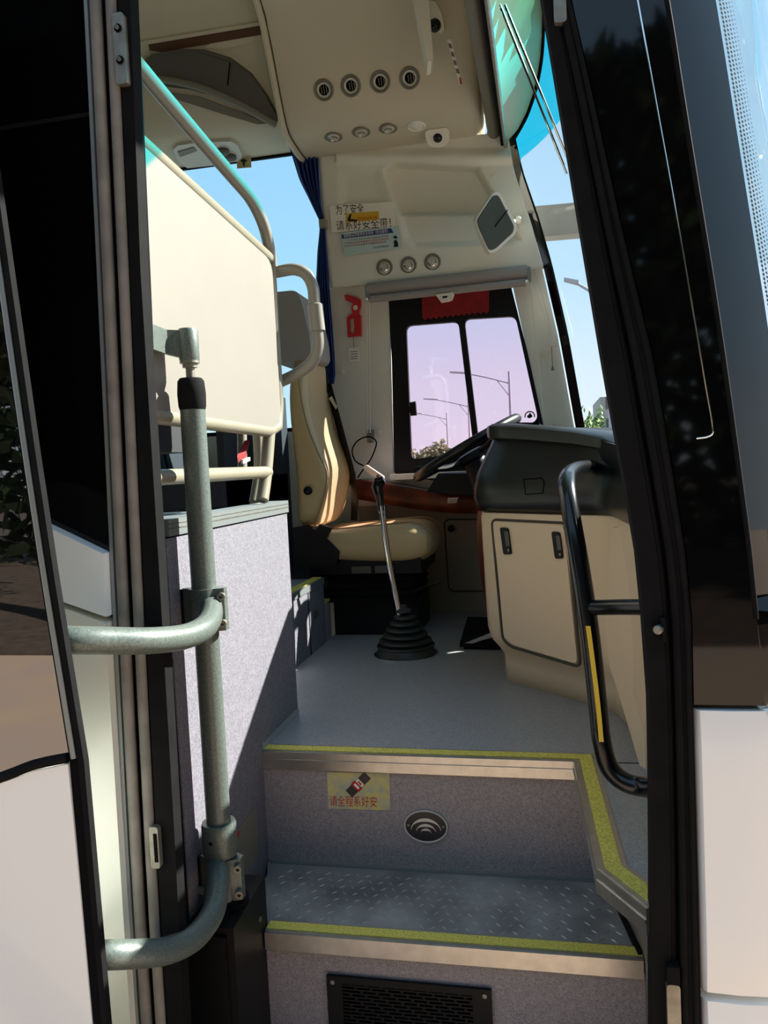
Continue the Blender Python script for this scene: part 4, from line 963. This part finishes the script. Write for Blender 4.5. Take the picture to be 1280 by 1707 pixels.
lathe('lens', [(.026, .028), (.022, .04), (.012, .048), (0, .05)], PL(726, 42, *DUCT), DUCT[1], 'lens_dark', t, 20)
vb = thing('visor_board', P(718, 100, y=3.05), 'cream flat visor board hanging edge-on from the ceiling', 'board')
prism('panel', [P(a, b, y=3.05) for a, b in ((686, -40), (712, -40), (722, 96), (719, 102), (713, 103))], (-.02, .10, 0), 'white_plastic', vb, .003)
st2 = thing('console_sticker', PL(757, 105, *DUCT), 'narrow strip of worn dark lettering beside the visor board', 'sticker')
facepoly('film', [(745, 66), (752, 66), (770, 140), (766, 142)], DUCT, .001, 'paper', st2)
for a, b in ((748, 72), (752, 86), (756, 100), (760, 114)): facepoly('mark', [(a - 1, b), (a + 4, b + 1), (a + 6, b + 9), (a + 1, b + 8)], DUCT, .0016, 'ink_grey', st2)
facepoly('mark', [(765, 128), (768, 130), (770, 140), (767, 141)], DUCT, .0016, 'ink_red', st2)

# ---- windscreen roller blind across the front header
bl = thing('windscreen_blind', (-.17, 2.6, 3.1), 'grey roller blind in a black channel along the windscreen header', 'blind')
X0 = P(818, 120, z=3.10).x
tube('roller', [(-.178, 1.40, 3.155), (-.178, 3.70, 3.155)], .030, 'grey_plastic', bl, n=1, sides=18)
box('channel', -.150, -.138, 1.40, 3.70, 3.09, 3.20, 'rubber', bl)
tube('bottom_bar', [(-.128, 1.40, 3.085), (-.128, 3.72, 3.085)], .009, 'alu', bl, n=1, sides=12)
lathe('end_bracket', [(.034, 0), (.034, .012), (.01, .02)], (-.178, 3.70, 3.155), (0, 1, 0), 'steel', bl, 14)
tube('hook', [P(a, b, y=3.71) for a, b in ((833, 232), (838, 246), (840, 258), (836, 262))], .004, 'steel', bl, n=3, sides=8)
rd = thing('blind_rods', P(838, 30, y=2.6), 'pair of thin chrome rods slanting across the windscreen corner', 'rod')
for d in (0, 9): tube('rod', [P(833 + d * .9, 8, y=2.60), P(945 + d * .45, 290 - d * 2.2, y=2.75)], .0042, 'chrome', rd, n=1, sides=8)

# ---- roller shade over the driver's window
rs = thing('roller_blind', P(745, 480, y=3.66), 'rolled grey shade above the driver window with pull cords', 'shade')
tube('roll', [P(613, 483, y=3.68), P(879, 453, y=3.68)], .030, 'shade_cloth', rs, n=1, sides=18)
tube('bottom_bar', [P(617, 499, y=3.66), P(876, 471, y=3.66)], .017, 'shade_cloth', rs, n=1, sides=14)
for a, b in ((611, 486), (881, 455)): plate('bracket', [(a - 3, b - 10), (a + 3, b - 11), (a + 4, b + 10), (a - 2, b + 12)], 3.655, .08, 'alu_dull', rs, .002)
for a, b in ((613, 500), (878, 470)): lathe('bar_end', [(.011, 0), (.011, -.012), (.006, -.02), (0, -.02)], P(a, b, y=3.655), (0, 1, 0), 'chrome', rs, 12)
for L in (((611, 495), (613, 722)), ((615, 500), (617, 722)), ((884, 470), (906, 702))): tube('cord', [P(a, b, y=3.70) for a, b in L], .0026, 'white_plastic', rs, n=1, sides=6)
lathe('cord_anchor', [(.010, 0), (.012, -.02), (.006, -.03), (0, -.03)], P(615, 728, y=3.755), (0, 1, 0), 'chrome', rs, 12)
plate('cord_clip', [(611, 716), (621, 716), (620, 738), (612, 738)], 3.715, .04, 'steel', rs, .003)
bc = thing('draw_string', P(920, 570, y=3.70), 'thin white windscreen blind cord with a clear toggle on the front pillar', 'cord')
tube('cord', [P(a, b, y=3.71) for a, b in ((842, 262), (880, 400), (921, 562))], .0026, 'white_plastic', bc, n=4, sides=6)
tube('cord', [P(a, b, y=3.712) for a, b in ((838, 262), (870, 400), (918, 562))], .0020, 'white_plastic', bc, n=4, sides=6)
plate('toggle', [(915, 562), (927, 560), (930, 576), (919, 577)], 3.70, .03, 'white_plastic', bc, .003)
tube('pull', [P(919, 576, y=3.71), P(921, 612, y=3.71)], .0018, 'grey_plastic', bc, n=1, sides=6)
lathe('pull_tip', [(.003, 0), (.009, -.02), (0, -.022)], P(921, 610, y=3.71), (0, 0, 1), 'grey_plastic', bc, 10)
# ---- interior mirror
im = thing('interior_mirror', P(858, 370, y=3.60), 'diamond-shaped grey interior mirror with a dark split line on the pillar', 'mirror')
mo = [P(a, b, y=c) for a, b, c in ((792, 366, 3.46), (822, 321, 3.50), (832, 320, 3.52), (862, 378, 3.58), (859, 390, 3.58), (827, 420, 3.52), (817, 422, 3.50), (796, 378, 3.46))]
nn = (mo[4] - mo[0]).cross(mo[2] - mo[0]).normalized(); nn = nn if nn.y < 0 else -nn
cm = sum(mo, Vector()) / len(mo); mo = [p - nn * (p - cm).dot(nn) for p in mo]
prism('shell', rounded(mo, .014), -nn * .030, 'white_plastic', im, .006)
SHF = Vector((-.007, 0, 0)); SHF = SHF - nn * SHF.dot(nn)
inn = [cm + (p - cm) * .86 + nn * .001 + SHF for p in mo]
prism('rim', rounded([cm + (p - cm) * .90 + nn * .0006 + SHF for p in mo], .014), nn * .001, 'grey_dark', im)
prism('mirror_glass', rounded(inn, .014), nn * .002, 'mirror', im)
tube('split_line', [cm + nn * .004 + (P(805, 400, y=3.5) - P(827, 370, y=3.5)), cm + nn * .004 + (P(848, 346, y=3.5) - P(829, 370, y=3.5))], .003, 'rubber', im, n=1, sides=6)
tube('stem', [cm - nn * .02 + Vector((.05, .02, 0)), P(864, 368, y=3.68), P(866, 385, y=3.71)], .010, 'white_plastic', im, n=3, sides=10)
lathe('ball', [(.016, -.012), (.02, 0), (.016, .012)], P(863, 367, y=3.66), (1, .3, 0), 'white_plastic', im, 14)

# ---- papers on the moulded lining
def sheet(name, lab, cat, pix, y, m):
    t = thing(name, P(*pix[-1], y=y), lab, cat); c = PX(pix, y=y); prism('sheet', c, (0, .0012, 0), m, t)
    return t, c, (c[1] - c[0]).normalized(), (c[0] - c[3]).normalized()
YN = 3.688
t, c, ex, ey = sheet('safety_note', 'white paper note with black handwriting and a yellow sticker on the lining', 'note', [(549, 343), (657, 336), (659, 377), (553, 388)], YN, 'paper')
off = Vector((0, -.0012, 0))
L_ = lambda a, b, k: (P(b[0], b[1], y=YN) - P(a[0], a[1], y=YN)).length
lettering('handwriting', '为了安全', P(560, 357, y=YN) + off, ex, ey, .050, 'ink', t, width=L_((560, 357), (607, 354), 0))
lettering('handwriting', '请系好安全带！', P(561, 383, y=YN) + off, ex, ey, .050, 'ink', t, width=L_((561, 383), (652, 375), 0))
yt = thing('yellow_sticker', P(576, 371, y=YN), 'small yellow seat-belt sticker in the middle of the white note', 'sticker')
c2 = PX([(576, 356), (631, 352), (632, 366), (577, 371)], y=YN - .0016); prism('film', c2, (0, .001, 0), 'sticker_yellow', yt)
lettering('red_print', '请全程系好安全带', P(596, 367.5, y=YN - .002), ex, ey, .019, 'ink_red', yt, width=L_((596, 367), (629, 365), 0))
prism('belt_mark', PX([(580, 369), (579, 365), (583, 357), (586, 357), (584, 365), (595, 366), (595, 369)], y=YN - .002), (0, .0005, 0), 'ink', yt)
t, c, ex, ey = sheet('promise_notice', 'pale blue printed notice with a dark blue heading below the white note', 'notice', [(568, 388), (664, 377), (669, 413), (574, 426)], YN, 'paper_blue')
prism('heading_bar', PX([(569, 391), (652, 380.5), (656, 388), (570, 398)], y=YN - .0012), (0, .0005, 0), 'ink_blue', t)
lettering('heading', '道路客运驾驶员安全承诺（安全服务）', P(573, 395.7, y=YN - .0018), ex, ey, .019, 'paper', t, width=L_((573, 395), (647, 387), 0))
for k, (a, b, d, m) in enumerate(((578, 402.5, 70, 'ink_grey'), (574, 407.5, 74, 'ink_red'), (574, 412, 70, 'ink_red'))):
    lettering('print_line', '为了您和他人的安全请遵守交通规则文明驾驶' [k:], P(a, b, y=YN - .0018), ex, ey, .0105, m, t, width=L_((a, b), (a + d, b - d * .1), 0))
lettering('print_line', '安全服务质量监督', P(622, 414, y=YN - .0018), ex, ey, .009, 'ink', t, width=L_((622, 414), (648, 411), 0))
prism('figure_mark', PX([(656, 402), (660, 399), (663, 404), (664, 411), (656, 412), (657, 407)], y=YN - .0016), (0, .0005, 0), 'ink', t)
prism('figure_mark', PX([(654, 396), (659, 392), (663, 396), (660, 398)], y=YN - .0016), (0, .0005, 0), 'ink', t)

# ---- emergency hammer with tag
eh = thing('emergency_hammer', P(592, 560, y=3.745), 'red plastic emergency hammer hung on the cream wall beside the curtain', 'hammer')
ho = PX([(574, 493), (579, 491.5), (594, 496), (601.5, 500), (602, 508), (598, 522), (602, 527), (602.5, 560), (580, 562), (578.5, 530), (582, 526), (588, 523), (586, 513), (589, 507), (586, 504), (577, 501)], y=3.74)
ring('hammer_body', ho, [PX([(583, 532), (590, 528.5), (592, 556), (584, 557)], y=3.74)], 3.73, .022, 'red_plastic', eh)
lathe('pivot', [(.012, 0), (.012, -.002), (0, -.002)], P(592.5, 513, y=3.73), (0, 1, 0), 'white_plastic', eh, 14)
for k in range(5): box('grip_tooth', P(589, 0, y=3.72).x - .0, 0, 0, 0, 0, 0, 'red_plastic', eh) if False else prism('grip_tooth', PX([(590, 532 + k * 5), (592.5, 531.5 + k * 5), (592.5, 534 + k * 5), (590, 533.5 + k * 5)], y=3.728), (0, .02, 0), 'red_plastic', eh)
tg = thing('hammer_tag', P(590, 603, y=3.745), 'small white printed tag hanging below the red hammer', 'tag')
prism('card', PX([(581, 580), (598.5, 578.5), (599.5, 602), (583, 603.5)], y=3.745), (0, .004, 0), 'paper', tg, .001)
tube('string', [P(589, 562, y=3.745), P(589.5, 579, y=3.745)], .0015, 'ink_grey', tg, n=1, sides=6)
for k in range(4): prism('print_line', PX([(584, 586 + k * 4), (596, 585 + k * 4), (596, 586.2 + k * 4), (584, 587.2 + k * 4)], y=3.7445), (0, .0004, 0), 'ink_grey', tg)
# ---- red pennant with a scalloped hem
pn = thing('red_pennant', P(758, 527, y=3.745), 'dark red valance with a scalloped hem above the driver window panes', 'valance')
hem = []
for k in range(25):
    a = 815 - k * (815 - 704) / 24; b = 518 + (815 - a) * (530 - 518) / 111; hem.append((a, b + (4 if k % 2 else 0)))
bm = bmesh.new(); a_prism(bm, PX([(703, 496), (815, 482)] + hem, y=3.742), (0, .005, 0)); obj('cloth', bm, 'red_cloth', pn)
plate('clip', [(726, 491), (755, 487), (752, 496), (746, 499), (733, 501)], 3.63, .06, 'white_plastic', pn, .003)
plate('clip_slot', [(737, 494), (746, 493), (745, 496), (738, 497)], 3.628, .004, 'rubber', pn)
lm = thing('window_decal', P(883, 700, y=3.77), 'small black round decal low on the driver window', 'decal')
tube('ring_mark', [P(883 + 8 * math.cos(math.radians(a)), 694 - 8 * math.sin(math.radians(a)), y=3.768) for a in range(-10, 195, 12)], .003, 'ink', lm, n=1, sides=6)
prism('seat_mark', PX([(878, 694), (882, 690), (883, 687), (885, 690), (888, 694), (884, 697), (880, 697)], y=3.768), (0, .001, 0), 'ink', lm)

# ---- blue curtain
ct = thing('curtain', P(548, 630, y=3.69), 'blue gathered window curtain tied back at the cab pillar', 'curtain')
rows = []
edge = [(248, 483, 529), (300, 499, 532), (340, 519, 535), (368, 533, 540), (385, 533, 542), (420, 529, 545), (480, 526, 549), (540, 528, 554), (600, 534, 558), (625, 540, 559), (645, 546, 556)]
for py in range(248, 646, 8):
    a = interp(py, [(e[0], e[1]) for e in edge]); b = interp(py, [(e[0], e[2]) for e in edge]); r = []
    for k in range(41):
        s = k / 40; r.append(P(a + (b - a) * s, py, y=3.70 + .018 * math.sin(s * 2 * math.pi * 5.5 + .4) * interp(b - a, [(5, .4), (20, 1)])))
    rows.append(r)
o = loft('cloth', rows, 'curtain', ct, closed=False, caps=False); s = o.modifiers.new('thickness', 'SOLIDIFY'); s.thickness = .003
plate('tie_band', [(531, 366), (542, 364), (542, 377), (532, 379)], 3.66, .06, 'rail_pipe', ct, .004)

# ---- overhead fittings on the passenger side
tv = thing('monitor_housing', PL(350, 200, *DUCTP), 'grey crescent overhead housing on the passenger duct', 'housing')
facepoly('shell', [(228, 140), (234, 108), (258, 90), (300, 82), (340, 82), (385, 96), (420, 122), (446, 158), (466, 196), (460, 206), (420, 186), (372, 162), (320, 148), (270, 142)], DUCTP, .035, 'grey_dark', tv, .008)
tube('rim', [PL(a, b, *DUCTP) + DUCT[1] * .035 for a, b in ((225, 131), (260, 130), (300, 135), (345, 147), (395, 168), (435, 190), (463, 206))], .016, 'grey_plastic', tv, n=4, sides=12)
facepoly('flap', [(290, 90), (330, 85), (388, 103), (384, 141), (335, 124), (292, 118)], DUCTP, .0385, 'grey_dark', tv, .002)
tube('flap_gap', [PL(a, b, *DUCTP) + DUCT[1] * .039 for a, b in ((388, 103), (384, 141))], .003, 'rubber_deep', tv, n=1, sides=6)
facepoly('lower_lip', [(250, 150), (330, 160), (400, 186), (450, 205), (430, 207), (380, 192), (310, 170)], DUCTP, .010, 'grey_plastic', tv, .003)
bs = thing('trim_4', PL(345, 60, *DUCTP), kind='structure')
facepoly('brown_insert', [(248, 74), (438, 42), (442, 57), (270, 87), (250, 84)], DUCTP, .006, 'brown_strip', bs)
facepoly('rail', [(232, 70), (437, 36), (438, 42), (248, 74)], DUCTP, .012, 'headliner', bs, .002); facepoly('rail', [(350, 73), (442, 57), (443, 67), (370, 82), (340, 80)], DUCTP, .008, 'headliner', bs, .002)
rl = thing('reading_light_unit', PL(345, 255, *LOWP), 'pale oval reading-light unit above the passenger window', 'lamp')
facepoly('panel', [(288, 246), (296, 238), (330, 233), (384, 231), (396, 238), (404, 256), (398, 264), (350, 272), (312, 276), (298, 266)], LOWP, .014, 'lens', rl, .005)
facepoly('lamp_lens', [(296, 248), (322, 240), (328, 246), (300, 256)], LOWP, .018, 'grey_plastic', rl, .002)
for a, b in ((372, 246), (384, 256)): lathe('nozzle', [(.03, 0), (.03, .012), (.02, .02), (.006, .02)], PL(a, b, *LOWP) + LOW[1] * .012, LOW[1], 'grey_dark', rl, 18)
dc = thing('glass_sticker', P(406, 280, y=3.755), 'small green and cream sticker at the top of the passenger window', 'sticker')
prism('film', PX([(394, 263), (418, 260), (419, 279), (395, 281)], y=3.755), (0, .001, 0), 'sticker_worn', dc)
prism('tree_mark', PX([(405, 277), (404, 271), (400, 268), (406, 264), (412, 268), (408, 271), (408, 277)], y=3.754), (0, .0005, 0), 'leaf_dark', dc)
spot(492, 240, LOWP, 'round blank cap at the seam of the overhead duct', 'lamps under the duct', True, r=.045)

# ---- mirror arm outside the windscreen
ma = thing('mirror_arm', (.1, 3.85, 2.7), 'grey mirror arm seen through the windscreen beside the pillar', 'mirror arm')
prism('arm', [(-.12, 3.80, 2.695), (.66, 3.80, 2.678), (.66, 3.80, 2.818), (-.12, 3.80, 2.838)], (0, .09, 0), 'concrete', ma, .015)
prism('bracket', [(.57, 3.86, 2.70), (.66, 3.86, 2.70), (.66, 3.86, 2.80), (.57, 3.86, 2.80)], (0, .16, 0), 'concrete', ma, .01)
prism('mirror_head', [(.58, 3.98, 2.74), (.68, 3.98, 2.74), (.68, 3.98, 2.2), (.60, 3.98, 2.2)], (0, .20, 0), 'rubber', ma, .03)

# ================================================================== OUTSIDE
def street_lamp(px, py, y, lab, arm=3.0):
    p = P(px, py, y=y); t = thing('street_lamp', (p.x, y, 0), lab, 'street lamp', 'street lamps along the road')
    tube('pole', [(p.x, y, 0), (p.x, y, p.z)], .10, 'pole_far', t, n=1, sides=10, radii=[.14, .08])
    tube('arm', [(p.x, y, p.z - .9), (p.x - arm * .5, y, p.z - .35), (p.x - arm, y, p.z + .1)], .06, 'pole_far', t, n=3, sides=8)
    tube('brace', [(p.x, y, p.z - 1.9), (p.x - arm * .28, y, p.z - .6)], .04, 'pole_far', t, n=1, sides=6)
    prism('lamp_head', [(p.x - arm * 1.35, y - .2, p.z + .20), (p.x - arm * .9, y - .2, p.z), (p.x - arm * .9, y - .2, p.z + .14), (p.x - arm * 1.35, y - .2, p.z + .30)], (0, .4, 0), 'pole_far', t)
street_lamp(848, 619, 60, 'tallest street lamp, seen through the front pane of the driver window', 3.3)
street_lamp(780, 664, 85, 'middle street lamp, seen beside the window divider', 3.6)
street_lamp(744, 688, 108, 'smallest street lamp, above the far trees', 3.8)
street_lamp(1012, 470, 33, 'street lamp arm seen through the windscreen beside the door frame', 1.25)
def tree(name, loc, h, cr_, lab, leafm, n=1400, ls=.25, trunk=.12, grp='trees across the road', lean=0.0, cz=.66, bare=False):
    t = thing(name, loc, lab, 'tree', grp); L = Vector(loc); bm = bmesh.new()
    a_tube(bm, smooth_path([L + Vector((0, 0, -.05)), L + Vector((lean * .05, 0, h * .2)), L + Vector((lean * .5, .05, h * .4)), L + Vector((lean, 0, h * .62))], 4), trunk, 10, radii=[trunk * (1.15 - .04 * i) for i in range(13)])
    obj('trunk', bm, 'bark', t, True); bm = bmesh.new()
    for k in range(7):
        a = k * .9; b0 = L + Vector((lean * .8, 0, h * (.42 + .03 * k))); d = Vector((math.cos(a), math.sin(a), .9)).normalized()
        a_tube(bm, [b0, b0 + d * cr_ * .5 + Vector((0, 0, .1)), b0 + d * cr_ * .95], trunk * .3, 6, radii=[trunk * .4, trunk * .22, trunk * .06])
    obj('branches', bm, 'bark', t, True); bm = bmesh.new(); C = L + Vector((lean, 0, h * cz)); rz = h * (1 - cz)
    for k in range(n):
        while True:
            v = Vector((random.uniform(-1, 1), random.uniform(-1, 1), random.uniform(-1, 1)))
            if v.length < 1 and v.length > .25: break
        lump = .75 + .25 * math.sin(v.x * 7 + loc[0]) * math.sin(v.y * 6 + 1.3) * math.sin(v.z * 5)
        p = C + Vector((v.x * cr_ * lump, v.y * cr_ * lump, v.z * rz * lump)); a = Vector((random.gauss(0, 1), random.gauss(0, 1), random.gauss(0, 1))).normalized(); b = a.orthogonal().normalized(); s_ = ls * random.uniform(.6, 1.2)
        q = [bm.verts.new(p + a * s_), bm.verts.new(p + b * s_ * .45), bm.verts.new(p - a * s_), bm.verts.new(p - b * s_ * .45)]; bm.faces.new(q)
    f = obj('foliage', bm, leafm, t); f['kind'] = 'stuff'
for i, (px, py, y) in enumerate(((732, 730, 70), (712, 742, 76), (693, 748, 82), (752, 752, 90), (770, 752, 95), (818, 745, 98), (665, 748, 90))):
    p = P(px, py, y=y); tree('far_tree', (p.x, y, 0), p.z, 1.5 if i < 2 else 1.9, ['rounded dull green tree behind the window, biggest of the far row', 'dull green tree just left of the biggest far tree', 'dull tree at the rear edge of the driver window', 'low far tree behind the steering wheel', 'low far tree right of the smallest street lamp', 'low far tree under the front window pane', 'low far tree hidden by the window frame'][i], 'leaf_dull', n=900, ls=.3, cz=.55)
p = P(985, 668, y=26); tree('roadside_tree', (p.x, 26, 0), p.z, .75, 'bright green young tree seen low through the windscreen', 'leaf_green', n=1500, ls=.13, trunk=.06, cz=.5)
bd_ = thing('grey_building', (2.35, 40, 0), 'pale grey block beside the tree, cut by the door frame', 'building')
q0 = P(1000, 662, y=40); box('wall', q0.x, q0.x + 6, 40, 46, 0, q0.z, 'concrete', bd_)
for k in range(4):
    for j in range(2): box('window', q0.x + .25 + j * 1.0, q0.x + .85 + j * 1.0, 39.96, 40.02, .8 + k * 1.05, 1.4 + k * 1.05, 'grey_dark', bd_)
# kerbside trees behind the photographer, mirrored in the door glass and black paint
KT = ((-5.0, -5.6, 6.0, 1.5, .17, -.5, 'kerbside tree with a leaning trunk, mirrored in the open door glass'), (-8.6, -6.6, 6.5, 1.6, .16, .3, 'kerbside tree left of the mirrored leaning trunk'), (-1.6, -7.2, 6.5, 1.6, .15, .4, 'kerbside tree right of the mirrored leaning trunk'), (3.4, -6.8, 6.0, 1.5, .15, .0, 'kerbside tree mirrored in the black front pillar'))
for x, y, h, r_c, tr, ln, lb_ in KT:
    tree('kerb_tree', (x, y, 0.02), h, r_c, lb_, 'leaf_dark', n=1300, ls=.2, trunk=tr, grp='kerbside trees behind the viewer', lean=ln, cz=.66)
t = thing('hedge', (-3, -12, 0.03), 'tall dark leafy hedge behind the kerbside trees', 'hedge'); bm = bmesh.new()
for k in range(19000):
    p = Vector((random.uniform(-20, 12), -12 + random.uniform(-.8, .8), .05 + 8.5 * random.random() ** .8)); a = Vector((random.gauss(0, 1), random.gauss(0, 1), random.gauss(0, 1))).normalized(); b = a.orthogonal().normalized()
    bm.faces.new([bm.verts.new(p + a * .32), bm.verts.new(p + b * .16), bm.verts.new(p - a * .32), bm.verts.new(p - b * .16)])
f = obj('foliage', bm, 'leaf_dark', t); f['kind'] = 'stuff'
t = thing('hedge', (12, -5, 0.03), 'tall dark hedge along the kerb ahead of the coach', 'hedge'); bm = bmesh.new()
for k in range(13000):
    p = Vector((random.uniform(5, 26), -5 + random.uniform(-.8, .8), .05 + 8.5 * random.random() ** .8)); a = Vector((random.gauss(0, 1), random.gauss(0, 1), random.gauss(0, 1))).normalized(); b = a.orthogonal().normalized()
    bm.faces.new([bm.verts.new(p + a * .32), bm.verts.new(p + b * .16), bm.verts.new(p - a * .32), bm.verts.new(p - b * .16)])
f = obj('foliage', bm, 'leaf_dark', t); f['kind'] = 'stuff'
